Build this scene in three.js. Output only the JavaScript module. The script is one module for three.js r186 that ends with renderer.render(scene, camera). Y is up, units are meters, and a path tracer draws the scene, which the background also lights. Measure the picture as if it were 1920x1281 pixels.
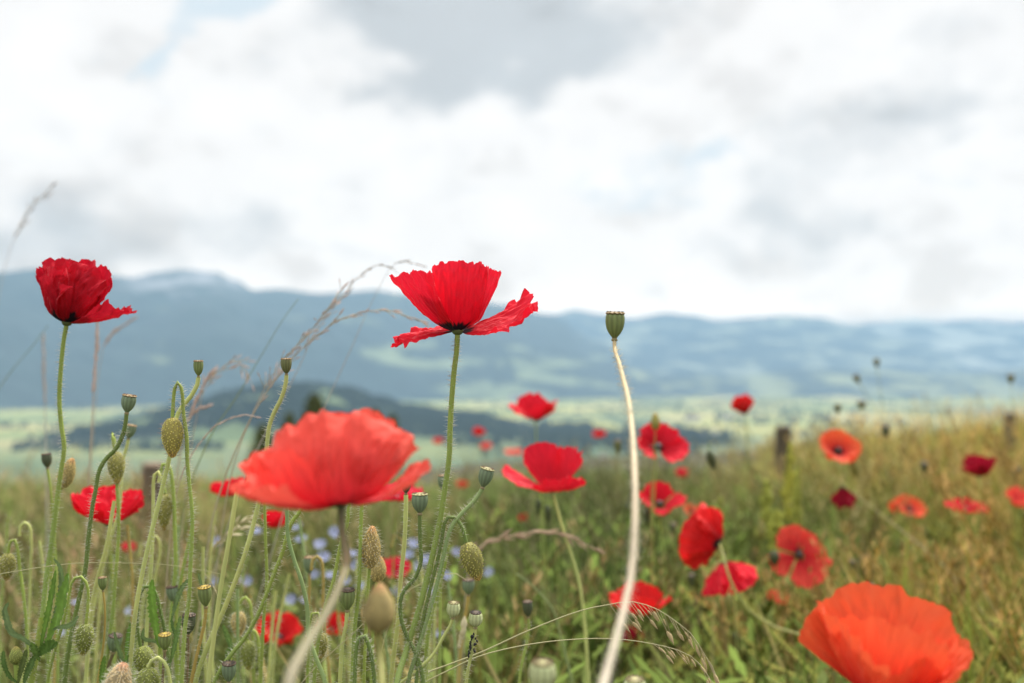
import * as THREE from 'three';
import { mergeGeometries, mergeVertices } from 'three/addons/utils/BufferGeometryUtils.js';
import { createNoise2D, createNoise3D } from 'simplex-noise';

// ------------------------------------------------------------------ camera, sky, sun, haze, exposure
const scene = new THREE.Scene();
const EXPOSURE = 1.35, AIR = 0.00014, AIR_TOP = 800, LAND = 11000, JR = 0.57, JG = 0.70, JB = 0.82;   // haze per metre; it fills the land up to the crests
const F = 1867, HORIZON = 705;                       // focal length and true horizon, in pixels of a 1920 x 1281 frame
const PITCH = Math.atan((HORIZON - 640.5) / F);
const camera = new THREE.PerspectiveCamera(2 * Math.atan(640.5 / F) * 180 / Math.PI, 1920 / 1281, 0.02, 60000);
camera.position.set(0, 0, 0);                        // eye level is y = 0; the meadow lies about 0.62 m below
camera.rotation.x = PITCH;
camera.focus = 0.56;
camera.userData.fStop = 5.6;
scene.add(camera);

const renderer = new THREE.WebGLRenderer({ antialias: true });
renderer.toneMapping = THREE.LinearToneMapping;
renderer.toneMappingExposure = EXPOSURE;
renderer.shadowMap.enabled = true;

const sun = new THREE.DirectionalLight(new THREE.Color(1, 0.95, 0.86), 3.8);
sun.position.set(2.2, 5.2, -2.6);                    // high, ahead and to the right, behind thin cloud
sun.target.position.set(0, 0, 0);
sun.shadow.radius = 9;
sun.castShadow = true;
Object.assign(sun.shadow.camera, { left: -12, right: 12, top: 12, bottom: -12, near: 0.1, far: 60 });
sun.shadow.mapSize.set(2048, 2048);
scene.add(sun, sun.target);

scene.fog = new THREE.FogExp2(new THREE.Color(0.46, 0.735, 1.0), AIR);

// ------------------------------------------------------------------ random numbers, noise
function rng(seed) {
  let a = seed >>> 0;
  return () => { a = (a + 0x6d2b79f5) | 0; let t = Math.imul(a ^ (a >>> 15), 1 | a); t = (t + Math.imul(t ^ (t >>> 7), 61 | t)) ^ t; return ((t ^ (t >>> 14)) >>> 0) / 4294967296; };
}
const n2 = createNoise2D(rng(11)), n3 = createNoise3D(rng(12));
const { clamp, lerp, smoothstep } = THREE.MathUtils;
const V = (x, y, z) => new THREE.Vector3(x, y, z);
function fbm3(x, y, z, oct) { let s = 0, a = 0.5; for (let i = 0; i < oct; i++) { s += a * n3(x, y, z); a *= 0.5; x *= 2.03; y *= 2.03; z *= 2.03; } return s; }
function fbm2(x, y, oct) { let s = 0, a = 0.5; for (let i = 0; i < oct; i++) { s += a * n2(x, y); a *= 0.5; x *= 2.03; y *= 2.03; } return s; }

// a point that lies `d` metres ahead of the eye along the view axis, in the direction of pixel (px, py)
const cosP = Math.cos(PITCH), sinP = Math.sin(PITCH);
function at(px, py, d) {
  const x = (px - 960) / F * d, y = -(py - 640.5) / F * d;
  return V(x, y * cosP + d * sinP, y * sinP - d * cosP);
}

// ------------------------------------------------------------------ the sky: broken white cloud with grey bases and small blue gaps
{
  const W = 2048, H = 1024, data = new Float32Array(W * H * 4);
  const deg = 180 / Math.PI, k = deg / F;            // degrees per pixel near the view axis
  const aim = (px, py) => { const d = at(px, py, 1).normalize(); return [Math.atan2(d.x, -d.z) * deg, Math.asin(d.y) * deg]; };
  const blob = (px, py, rx, ry, w) => { const [a, e] = aim(px, py); return { a, e, rx: rx * k, ry: ry * k, w }; };
  const grey = [
    blob(960, -20, 300, 110, 0.95), blob(850, 60, 240, 90, 1.0), blob(770, 115, 140, 75, 0.7), blob(1000, 105, 140, 80, 0.6), blob(540, 120, 90, 60, 0.2),
    blob(1560, 235, 150, 70, 0.55), blob(1480, 395, 110, 62, 0.62), blob(1760, 190, 190, 70, 0.45), blob(1620, 330, 130, 90, 0.45), blob(1870, 150, 120, 60, 0.4), blob(1770, 20, 240, 50, 0.35),
    blob(120, 370, 260, 80, 0.5), blob(180, 290, 80, 100, 0.4), blob(200, 450, 300, 60, 0.45), blob(640, 490, 260, 45, 0.42), blob(420, 400, 160, 60, 0.35), blob(760, 330, 150, 60, 0.25), blob(1350, 505, 200, 36, 0.42), blob(1820, 480, 160, 50, 0.35), blob(980, 360, 150, 70, 0.25),
    blob(40, 180, 120, 60, 0.2), blob(530, 300, 90, 70, 0.25),
  ];
  const blue = [blob(350, 45, 80, 60, 0.9), blob(400, 0, 100, 36, 0.7), blob(320, 100, 50, 36, 0.4), blob(1210, 330, 190, 45, 0.5), blob(1330, 300, 120, 35, 0.35), blob(1880, 345, 140, 35, 0.45), blob(930, 350, 60, 14, 0.3)];
  const field = (list, a, e) => {
    let s = 0;
    for (const b of list) {
      const da = (a - b.a) / b.rx, de = (e - b.e) / b.ry, q = da * da + de * de;
      if (q < 6) s += b.w * Math.exp(-q * 1.1);
    }
    return s;
  };
  for (let row = 0; row < H; row++) {
    const up = ((row + 0.5) / H - 0.5) * Math.PI, y = Math.sin(up), e = up * deg;
    for (let col = 0; col < W; col++) {
      const round = ((col + 0.5) / W - 0.5) * 2 * Math.PI, x = Math.cos(round) * Math.cos(up), z = Math.sin(round) * Math.cos(up), o = (row * W + col) * 4;
      let r = 0.1, g = 0.11, b = 0.08;
      if (y > -0.03) {
                const N = (k, o, n) => fbm3(x * k + o, y * k * 1.5, z * k - o, n);          // on the dome itself, so that near and far cloud keep their heaped shape
        const warpA = N(4.5, 3.1, 4) * 6.5, warpE = N(4.5, 9.7, 4) * 4.2, fine = N(11, 1.3, 5), soft = N(3.2, 6.2, 3);
        const puff = N(6.5, 2.4, 5);
        const a = Math.atan2(x, -z) * deg;
        const frame = smoothstep(Math.max(Math.abs(a) / 34, Math.abs(e - 8) / 20), 0.9, 1.5);   // 0 where the photograph shows the clouds, 1 where more of the same go on
        let G = field(grey, a + warpA, e + warpE) * (1 - frame), B = field(blue, a + warpA, e + warpE) * (1 - frame);
        G += frame * smoothstep(N(2.1, 20, 4), 0.02, 0.42) * 0.9;
        B += frame * smoothstep(N(2.1, -9, 4), 0.14, 0.42) * 0.9;
        const greyness = smoothstep(G + fine * 0.40 + soft * 0.12, 0.10, 1.30), gap = smoothstep(B + fine * 0.42, 0.22, 0.95);
        let white = 0.975 + 0.03 * soft - 0.12 * smoothstep(-puff, 0.05, 0.6) + 0.03 * smoothstep(puff, 0, 0.5);
        white *= 1 + 0.95 * smoothstep(y, 0.34, 0.9);            // cloud is brightest overhead
        r = white * lerp(1.0, 0.67, greyness); g = white * lerp(1.0, 0.715, greyness); b = white * lerp(1.0, 0.75, greyness);
        r = lerp(r, 0.72, gap * 0.9); g = lerp(g, 0.825, gap * 0.9); b = lerp(b, 0.90, gap * 0.9);
        // the cloud is bright enough to stay white through the haze in front of it
        const path = Math.min(AIR_TOP / Math.max(y, 1e-3), LAND * 1.15), through = Math.exp(-AIR * path);
        r = (r - (1 - through) * JR) / through; g = (g - (1 - through) * JG) / through; b = (b - (1 - through) * JB) / through;
      }
      const S = 1 / EXPOSURE;
      data[o] = r * S; data[o + 1] = g * S; data[o + 2] = b * S; data[o + 3] = 1;
    }
  }
  const sky = new THREE.DataTexture(data, W, H, THREE.RGBAFormat, THREE.FloatType);
  sky.mapping = THREE.EquirectangularReflectionMapping;
  sky.magFilter = THREE.LinearFilter; sky.minFilter = THREE.LinearFilter;
  sky.needsUpdate = true;
  scene.background = sky;
  scene.environment = sky;
}

// ------------------------------------------------------------------ naming, labelling, small geometry helpers
const taken = new Map();
function numbered(name) { const n = taken.get(name) ?? 0; taken.set(name, n + 1); return n ? `${name}_${String(n).padStart(3, '0')}` : name; }
function tag(o, label, category, group) { o.userData.label = label; o.userData.category = category; if (group) o.userData.group = group; return o; }
function thing(name, position, label, category, group) {
  const o = new THREE.Group(); o.name = numbered(name); o.position.copy(position); scene.add(o);
  return tag(o, label, category, group);
}
function mesh(name, geometry, material, parent) {
  const m = new THREE.Mesh(geometry, material); m.name = name; m.castShadow = m.receiveShadow = true;
  (parent ?? scene).add(m); return m;
}
function structure(name, geometry, material) { const m = mesh(name, geometry, material); m.userData.kind = 'structure'; return m; }
function paint(g, f) {   // per-vertex colour from a function of (position, out)
  const p = g.attributes.position, c = new Float32Array(p.count * 3), out = [1, 1, 1], v = V();
  for (let i = 0; i < p.count; i++) { v.fromBufferAttribute(p, i); f(v, out, i); c.set(out, i * 3); }
  g.setAttribute('color', new THREE.BufferAttribute(c, 3)); return g;
}
function geo(pos, idx, col) {
  const g = new THREE.BufferGeometry();
  g.setAttribute('position', new THREE.BufferAttribute(new Float32Array(pos), 3));
  if (col) g.setAttribute('color', new THREE.BufferAttribute(new Float32Array(col), 3));
  g.setIndex(idx); g.computeVertexNormals(); return g;
}
const strip = (g) => { for (const k of Object.keys(g.attributes)) if (!['position', 'normal', 'color'].includes(k)) g.deleteAttribute(k); return g; };
const std = (color, roughness = 0.8, more = {}) => new THREE.MeshStandardMaterial({ color: new THREE.Color().setRGB(...color), roughness, side: THREE.DoubleSide, ...more });
const leafy = (t, rough = 1, more = {}) => new THREE.MeshPhysicalMaterial({ color: 0xffffff, vertexColors: true, roughness: rough, transmission: t, thickness: 0, specularIntensity: 0.35, side: THREE.DoubleSide, ...more });
// ------------------------------------------------------------------ the land
const VALLEY = -112;
function groundY(x, z) {
  const d = Math.max(-z, 0), near = -0.62 + 0.035 * x * (x < 0 ? 2.4 : 1) * Math.min(1, 12 / (1 + Math.abs(x))) - 0.02 * Math.min(d, 10);
  if (z > 0) return near + 0.06 * Math.min(z, 400);
  const fall = d > 10 ? 0.105 * (d - 10) : 0, h = near - fall - VALLEY;
  return VALLEY + (h > 60 ? h - 30 : h > 0 ? h * h / 120 : 0) + (h > 60 ? 30 * smoothstep(h, 60, 112) : 0);   // soft landing on the valley floor
}
function cellColour(x, z, out) {     // fields of the valley floor: strips of meadow, hay and crops
  const wob = n2(x / 900, z / 900) * 120;
  const u = (x + wob) / 210, v = (z - wob) / 330, iu = Math.floor(u), iv = Math.floor(v);
  let best = 9, id = 0;
  for (let a = -1; a < 2; a++) for (let b = -1; b < 2; b++) {
    const h = Math.sin((iu + a) * 127.1 + (iv + b) * 311.7) * 43758.5453, h2 = Math.sin((iu + a) * 269.5 + (iv + b) * 183.3) * 43758.5453;
    const dx = iu + a + (h - Math.floor(h)) - u, dz = iv + b + (h2 - Math.floor(h2)) - v, q = Math.max(Math.abs(dx), Math.abs(dz) * 0.9);
    if (q < best) { best = q; id = h2 - Math.floor(h2); }
  }
  const kinds = [[0.29, 0.31, 0.08], [0.42, 0.39, 0.13], [0.20, 0.25, 0.07], [0.36, 0.36, 0.10], [0.46, 0.40, 0.16], [0.09, 0.13, 0.05], [0.30, 0.31, 0.10]];
  const c = kinds[Math.floor(id * 6.999)];
  out[0] = c[0]; out[1] = c[1]; out[2] = c[2];
}
{
  // one sheet from under the camera to the horizon: fine rings near, coarse far
  const rings = [], pos = [], col = [], idx = [];
  for (let r = 0.25; r < LAND;) { rings.push(r); r *= r < 30 ? 1.06 : r < 800 ? 1.05 : r < 8000 ? 1.018 : 1.08; }
  const spokes = [];
  for (let a = -180; a < 180;) { spokes.push(a); a += Math.abs(a) < 34 ? 0.28 : 4; }
  pos.push(0, groundY(0, 0), 0); col.push(0.08, 0.08, 0.04);
  const c = [0, 0, 0];
  for (const r of rings) for (const s of spokes) {
    const t = s * Math.PI / 180, x = Math.sin(t) * r, z = -Math.cos(t) * r;
    let y = groundY(x, z);
    if (r < 40) y += 0.02 * n2(x * 1.7, z * 1.7) * Math.min(1, r);
    if (r > 500 && y < VALLEY + 8) { cellColour(x, z, c); const near = 1 - smoothstep(r + 250 * n2(x / 400, z / 400), 1350, 2100); c[0] = lerp(c[0], 0.075, 0.85 * near); c[1] = lerp(c[1], 0.125, 0.85 * near); c[2] = lerp(c[2], 0.055, 0.85 * near); const w = 0.9 + 0.25 * fbm2(x / 40, z / 40, 3); c[0] *= w; c[1] *= w; c[2] *= w; }
    else {
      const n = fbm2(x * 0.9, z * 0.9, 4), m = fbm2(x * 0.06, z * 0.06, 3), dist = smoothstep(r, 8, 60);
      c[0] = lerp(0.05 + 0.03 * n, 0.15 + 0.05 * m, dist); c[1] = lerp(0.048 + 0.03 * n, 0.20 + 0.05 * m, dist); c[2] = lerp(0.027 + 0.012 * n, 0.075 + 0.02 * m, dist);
    }
    pos.push(x, y, z); col.push(...c);
  }
  const n = spokes.length;
  for (let j = 0; j < n; j++) idx.push(0, 1 + j, 1 + (j + 1) % n);
  for (let i = 0; i + 1 < rings.length; i++) for (let j = 0; j < n; j++) {
    const a = 1 + i * n + j, b = 1 + i * n + (j + 1) % n, e = a + n, f = b + n;
    idx.push(a, e, b, b, e, f);
  }
  const g = geo(pos, idx.reverse(), col);
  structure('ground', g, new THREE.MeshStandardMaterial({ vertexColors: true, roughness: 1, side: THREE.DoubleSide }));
}

// mountains: each range is a height field from its foot to its crest and down behind; the crest follows what the photograph shows
function range(name, crest, foot, top, opts) {
  const pos = [], col = [], idx = [], NU = opts.nu ?? 260, NV = 46, c = [0, 0, 0];
  const height = (px) => { for (let i = 0; i + 1 < crest.length; i++) if (px <= crest[i + 1][0]) { const [a, h0] = crest[i], [b, h1] = crest[i + 1], t = (px - a) / (b - a), s = t * t * (3 - 2 * t); return lerp(h0, h1, s); } return crest[crest.length - 1][1]; };
  const p0 = crest[0][0], p1 = crest[crest.length - 1][0];
  for (let i = 0; i <= NU; i++) {
    const px = lerp(p0, p1, i / NU), sx = (px - 960) / F;
    const dTop = top(px), dFoot = foot(px), hTop = (HORIZON - height(px)) / F * dTop;
    for (let j = 0; j <= NV; j++) {
      const t = j / NV * 1.3, d = t <= 1 ? lerp(dFoot, dTop, t) : dTop + (t - 1) * 5000;
      const x = sx * d, z = -d, spur = n2(x / 1500 + opts.seed, z / 3800), rid = 1 - Math.abs(n2(x / 900 + opts.seed * 2, z / 2600));
      let s = t <= 1 ? Math.pow(t, opts.pow ?? 1.15) : Math.max(0, 1 - (t - 1) * 3.2);
      const sway = t * (1 - Math.min(t, 1));
      let y = lerp(VALLEY, hTop, clamp(s + sway * (0.55 * spur + 0.35 * (rid - 0.5)), 0, 1.2)) + sway * 160 * fbm2(x / 420, z / 420, 4);
      if (t <= 1) y = Math.min(y, (hTop / dTop) * d + (1 - t) * 0 + 4) ;
      y = Math.max(y, VALLEY - 3);
      pos.push(x, y, z);
      opts.colour(x, y, z, t, px, c, spur); col.push(...c);
    }
  }
  for (let i = 0; i < NU; i++) for (let j = 0; j < NV; j++) { const a = i * (NV + 1) + j, b = a + NV + 1; idx.push(a, a + 1, b, b, a + 1, b + 1); }
  structure(name, geo(pos, idx.reverse(), col), new THREE.MeshStandardMaterial({ vertexColors: true, roughness: 1, side: THREE.DoubleSide }));
}
const woods = (x, y, z, lo, out, meadow, s = 700) => {   // forest with clearings, more low down; patches also paint in sun through cloud
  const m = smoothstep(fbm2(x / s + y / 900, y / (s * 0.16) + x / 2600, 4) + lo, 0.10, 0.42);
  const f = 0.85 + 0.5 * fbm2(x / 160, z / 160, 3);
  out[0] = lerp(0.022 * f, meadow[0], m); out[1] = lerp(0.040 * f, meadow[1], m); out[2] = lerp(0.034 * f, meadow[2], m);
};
range('mountain_left', [[-420, 470], [-200, 500], [0, 509], [60, 503], [100, 500], [150, 504], [210, 515], [245, 517], [290, 507], [345, 502], [400, 507], [440, 522], [475, 543], [520, 540], [600, 548], [650, 545], [700, 541], [745, 548], [800, 556], [870, 560], [950, 570], [1030, 590], [1120, 640], [1200, 690], [1300, 722]],
  (px) => 3300 + Math.max(0, px) * 1.5, (px) => 4900 + Math.max(0, px) * 1.9, {
    seed: 3.3, nu: 300, pow: 0.9,
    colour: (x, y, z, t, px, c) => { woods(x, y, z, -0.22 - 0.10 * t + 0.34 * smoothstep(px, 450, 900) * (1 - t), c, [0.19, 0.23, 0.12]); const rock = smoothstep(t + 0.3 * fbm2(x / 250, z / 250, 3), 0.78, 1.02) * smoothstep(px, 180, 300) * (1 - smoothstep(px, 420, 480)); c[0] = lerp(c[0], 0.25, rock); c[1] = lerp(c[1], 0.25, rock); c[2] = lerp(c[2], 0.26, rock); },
  });
range('mountain_middle', [[700, 600], [860, 585], [930, 578], [980, 582], [1040, 588], [1075, 579], [1130, 588], [1180, 596], [1250, 586], [1300, 590], [1345, 600], [1420, 595], [1470, 590], [1530, 594], [1600, 608], [1700, 640], [1850, 690], [1950, 716]],
  () => 7400, () => 9600, {
    seed: 7.1, nu: 260, pow: 0.95,
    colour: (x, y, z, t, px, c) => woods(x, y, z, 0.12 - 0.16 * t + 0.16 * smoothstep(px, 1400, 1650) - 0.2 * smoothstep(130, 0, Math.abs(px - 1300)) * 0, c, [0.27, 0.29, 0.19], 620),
  });
range('mountain_right', [[1150, 640], [1300, 620], [1400, 608], [1500, 604], [1580, 610], [1650, 604], [1715, 597], [1760, 602], [1830, 598], [1900, 604], [2000, 598], [2200, 604], [2500, 590]],
  () => 8800, () => 10800, {
    seed: 1.9, nu: 220, pow: 0.95,
    colour: (x, y, z, t, px, c) => woods(x, y, z, 0.30 - 0.14 * t, c, [0.42, 0.43, 0.34], 800),  // clearing colour paled to paint in extra haze on the far range
  });
range('foothill', [[560, 735], [640, 716], [720, 704], [800, 690], [900, 686], [1000, 690], [1080, 680], [1160, 690], [1260, 700], [1400, 704], [1500, 690], [1640, 692], [1780, 700], [1950, 690], [2300, 690]],
  () => 5400, () => 6600, {
    seed: 12.4, nu: 200, pow: 0.8,
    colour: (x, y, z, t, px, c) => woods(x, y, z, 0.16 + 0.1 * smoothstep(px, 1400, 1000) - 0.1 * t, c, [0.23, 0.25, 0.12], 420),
  });

// the wooded hill that stands in the valley
const hillTop = [[60, 862], [130, 826], [200, 800], [270, 778], [340, 757], [400, 744], [460, 724], [520, 712], [580, 709], [640, 720], [700, 739], [760, 756], [840, 766], [910, 772], [960, 788], [1010, 812], [1060, 850]];
const hillHeight = (px) => { if (px <= hillTop[0][0] || px >= hillTop[hillTop.length - 1][0]) return -9; for (let i = 0; i + 1 < hillTop.length; i++) if (px <= hillTop[i + 1][0]) { const [a, h0] = hillTop[i], [b, h1] = hillTop[i + 1], t = (px - a) / (b - a); return (HORIZON - lerp(h0, h1, t * t * (3 - 2 * t))) / F * 2100 - VALLEY - 11; } return 0; };
function hillY(x, z) {
  const px = x / 2100 * F + 960, t = (-z - 2100) / 430;
  const h = hillHeight(px + 14 * n2(z / 90, x / 400)), s = Math.max(0, 1 - t * t);
  return VALLEY + h * Math.pow(s, 0.8) * (0.94 + 0.06 * n2(x / 70, z / 70)) + 2.5 * fbm2(x / 30, z / 30, 3) - 1;
}
const clearing = (x, z) => smoothstep(fbm2(x / 150 + 5, z / 120, 3) + 0.35 * n2(x / 330 + 8, z / 300), 0.10, 0.30);
{
  const pos = [], col = [], idx = [], NU = 120, NV = 60;
  for (let i = 0; i <= NU; i++) for (let j = 0; j <= NV; j++) {
    const x = lerp((40 - 960) / F * 2100, (1080 - 960) / F * 2100, i / NU), z = -lerp(1660, 2540, j / NV), m = clearing(x, z), f = 0.9 + 0.4 * fbm2(x / 25, z / 25, 3);
    pos.push(x, hillY(x, z), z); col.push(lerp(0.022, 0.13, m) * f, lerp(0.036, 0.18, m) * f, lerp(0.02, 0.07, m) * f);
  }
  for (let i = 0; i < NU; i++) for (let j = 0; j < NV; j++) { const a = i * (NV + 1) + j, b = a + NV + 1; idx.push(a, a + 1, b, b, a + 1, b + 1); }
  structure('wooded_hill', geo(pos, idx.reverse(), col), new THREE.MeshStandardMaterial({ vertexColors: true, roughness: 1, side: THREE.DoubleSide }));
}

// ------------------------------------------------------------------ woods on the hill and along the valley floor: one mass of trees nobody could count
function crownGeo(seed, pointed) {    // lumpy crown of leaf clumps on a short trunk, about 1 unit tall
  const r = rng(seed), parts = [];
  const t = new THREE.CylinderGeometry(0.02, 0.035, 0.35, 5); t.translate(0, 0.17, 0); parts.push(paint(strip(t.toNonIndexed()), (p, c) => { c[0] = 0.05; c[1] = 0.04; c[2] = 0.03; }));
  for (let i = 0; i < 15; i++) {
    const h = 0.2 + 0.72 * (i / 14), w = pointed ? 0.27 * (1.05 - h) + 0.03 : 0.30 * Math.sin(Math.PI * clamp((h - 0.08) / 1.02, 0, 1)), a = r() * 6.283;
    const b = new THREE.IcosahedronGeometry(w * (0.6 + 0.4 * r()), 0); b.scale(1, 0.75 + 0.3 * r(), 1); b.rotateY(r() * 6); b.translate(Math.cos(a) * w * 0.55, h, Math.sin(a) * w * 0.55);
    const s = 0.75 + 0.6 * r(); parts.push(paint(strip(b), (p, c) => { c[0] = 0.026 * s; c[1] = 0.044 * s; c[2] = 0.022 * s; }));
  }
  return mergeGeometries(parts);
}
{
  const r = rng(77), spots = [];
  for (let i = 0; i < 26000 && spots.length < 5200; i++) {
    const x = lerp(-1030, 130, r()), z = -lerp(1700, 2250, r());
    if (hillY(x, z) < VALLEY + 2 || clearing(x, z) > 0.25) continue;
    spots.push([x, hillY(x, z) - 1, z, 9 + 7 * r()]);
  }
  const belt = (px0, px1, py0, py1, n) => { for (let i = 0; i < n; i++) { const px = lerp(px0, px1, r()), py = lerp(py0, py1, r()) + 5 * n2(px / 60, 3), d = -VALLEY * F / (py - HORIZON), p = at(px, HORIZON, d); spots.push([p.x, VALLEY - 0.5, p.z, 8 + 9 * r()]); } };
  belt(830, 1330, 808, 836, 700); belt(930, 1110, 795, 815, 420); belt(20, 420, 836, 846, 130); belt(1340, 1700, 792, 800, 70); belt(1200, 1500, 762, 766, 50);
  belt(1480, 1920, 806, 830, 120); belt(0, 260, 752, 762, 90); belt(900, 1500, 744, 748, 70); belt(1250, 1900, 735, 744, 120); belt(1000, 1380, 815, 842, 260); belt(0, 700, 766, 770, 60); belt(860, 1500, 757, 760, 110); belt(1150, 1900, 774, 778, 90); belt(880, 1180, 771, 774, 60); belt(1400, 1900, 752, 756, 90); belt(0, 300, 800, 806, 60); belt(60, 240, 822, 828, 30); belt(1340, 1560, 782, 786, 40); belt(900, 1320, 846, 852, 60);
  const mat = new THREE.MeshStandardMaterial({ vertexColors: true, roughness: 1, side: THREE.DoubleSide }), M = new THREE.Matrix4(), tint = new THREE.Color();
  const im = new THREE.InstancedMesh(mergeGeometries([crownGeo(5, true)]), mat, spots.length);
  spots.forEach(([x, y, z, h], i) => { M.makeRotationY(r() * 6.28).scale(V(h * (0.8 + 0.5 * r()), h, h * (0.8 + 0.5 * r()))).setPosition(x, y, z); im.setMatrixAt(i, M); const s = 0.7 + 0.6 * r(); im.setColorAt(i, tint.setRGB(s, s, s * (0.9 + 0.2 * r()))); });
  im.name = 'distant_forest'; im.userData.kind = 'stuff'; tag(im, 'dark blurred woods on the valley hill and in belts across the plain', 'forest'); im.userData.kind = 'stuff';
  scene.add(im);
}

// trees down the slope, just above the coral poppy
function slopeTree(px, topPy, widthPx, d, label, seed, tone) {
  const p = at(px, HORIZON, d); p.y = groundY(p.x, p.z) - 0.1;
  const top = at(px, topPy, d).y, h = top - p.y, w = widthPx / F * d, r = rng(seed), o = thing('slope_tree', p, label, 'tree', 'trees on the slope behind the coral poppy');
  const trunk = new THREE.CylinderGeometry(0.03 * w, 0.07 * w, h * 0.95, 7); trunk.translate(0, h * 0.475, 0);
  mesh('trunk', trunk, std([0.07, 0.05, 0.035], 0.95), o);
  const pos = [], idx = [], col = [];
  for (let i = 0; i < 2600; i++) {
    const t = Math.pow(r(), 0.8), y = h * (0.12 + 0.88 * t), lump = 0.72 + 0.4 * n3(seed, y * 2.1, i % 7 * 0.3), rad = w * 0.5 * Math.pow(Math.sin(Math.PI * clamp(1.06 - t, 0, 0.62) / 1.24), 0.8) * 1.2 * lump * Math.sqrt(0.25 + 0.75 * r()), a = r() * 6.283;
    const c = V(Math.cos(a) * rad, y + (r() - 0.5) * 0.2, Math.sin(a) * rad), s = w * (0.05 + 0.05 * r()), u = V(r() - 0.5, r() - 0.2, r() - 0.5).normalize().multiplyScalar(s), q = V(r() - 0.5, r() - 0.5, r() - 0.5).normalize().multiplyScalar(s * 0.5), b = pos.length / 3, k = tone * (0.65 + 0.7 * r());
    for (const v of [c.clone().sub(u), c.clone().add(q), c.clone().add(u), c.clone().sub(q)]) { pos.push(v.x, v.y, v.z); col.push(0.105 * k, 0.115 * k, 0.035 * k); }
    idx.push(b, b + 1, b + 2, b, b + 2, b + 3);
  }
  mesh('crown', geo(pos, idx, col), leafy(0.25), o);
}
slopeTree(590, 742, 74, 60, 'tallest olive tree on the slope, peeking over the crest of the coral poppy', 21, 1);
slopeTree(543, 776, 46, 66, 'small olive tree left of the tallest slope tree', 22, 0.95);
slopeTree(494, 800, 60, 58, 'low olive tree at the left shoulder of the coral poppy', 23, 1.15);
slopeTree(703, 770, 44, 62, 'slim olive tree right of the coral poppy crest', 24, 0.9);
slopeTree(737, 778, 40, 64, 'olive tree next to the centre poppy stem', 25, 1.0);

// the village below: small white houses with their roofs
{
  const wallTones = [[0.62, 0.6, 0.56], [0.5, 0.46, 0.4], [0.7, 0.69, 0.67]], roofTones = [[0.16, 0.08, 0.06], [0.11, 0.1, 0.1], [0.2, 0.12, 0.09]];
  const houses = [
    [1298, 786, 26, 13, 'long white hall, largest pale building at the village edge'], [1362, 784, 17, 12, 'pale block standing right of the long white hall, below the small closed poppy'], [1248, 806, 12, 7, 'white house in the dark trees, leftmost of the village row'],
    [1272, 810, 14, 8, 'pale house second in the village row'], [1296, 808, 12, 7, 'white gabled house in the middle of the village row'], [1318, 812, 15, 8, 'wide low house in the village row under the long hall'], [1340, 809, 11, 8, 'white house at the right end of the village row'],
    [1130, 855, 18, 8, 'pale farm building in the field left of the pale blurred stem'], [1296, 866, 12, 7, 'white shed in the green field under the village'], [930, 742, 30, 16, 'pale factory hall far out on the plain left of the small upper poppy'], [968, 748, 22, 14, 'pale building beside the far factory hall'],
    [112, 828, 14, 8, 'white farmhouse on the plain beside the tall left poppy stem'], [38, 836, 12, 7, 'grey barn at the left end of the plain'], [1502, 812, 12, 7, 'pale house behind the left fence wire near the brown post'], [1762, 800, 14, 7, 'grey house on the plain far to the right'],
  ];
  for (const [px, py, w, h, label] of houses) {
    const d = Math.min(-VALLEY * F / (py + 4 - HORIZON), 5200), p = at(px, HORIZON, d); p.y = VALLEY - 0.3;
    if (d < 1000) p.y = groundY(p.x, p.z);
    const o = thing('village_house', p, label, 'house', 'houses on the valley floor'), W = w * d / F, H = h * d / F * 0.6, D = W * 0.65, r = rng(px * 7 + py);
    o.rotation.y = (r() - 0.5) * 1.1;
    const body = new THREE.BoxGeometry(W, H, D); body.translate(0, H / 2, 0); mesh('wall', body, std(wallTones[px % 3], 0.9), o);
    const sh = new THREE.Shape([new THREE.Vector2(-D * 0.58, 0), new THREE.Vector2(0, H * 0.62), new THREE.Vector2(D * 0.58, 0)]);
    const roof = new THREE.ExtrudeGeometry(sh, { depth: W * 1.08, bevelEnabled: false }); roof.translate(0, 0, -W * 0.54); roof.rotateY(Math.PI / 2); roof.translate(0, H + 0.01, 0);
    mesh('roof', roof, std(roofTones[py % 3], 0.9), o);
  }
}
// ------------------------------------------------------------------ plant builders
const D0 = 0.56;                                        // where the lens is focused
function pts(list, d) { return list.map(([x, y, dd]) => at(x, y, dd ?? d)); }
// carry a stem on from the last point given down to the soil
function toGround(points, drift = 0.35) {
  const out = points.slice(), n = out.length, last = out[n - 1], dir = last.clone().sub(out[Math.max(0, n - 2)]).normalize();
  dir.lerp(V(0, -1, 0), 1 - drift).normalize();
  const gy = groundY(last.x, last.z) - 0.02, h = Math.max(0.02, last.y - gy), mid = last.clone().addScaledVector(dir, h * 0.5);
  out.push(mid, V(mid.x + dir.x * h * 0.2, gy, mid.z + dir.z * h * 0.2));
  return out;
}
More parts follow.
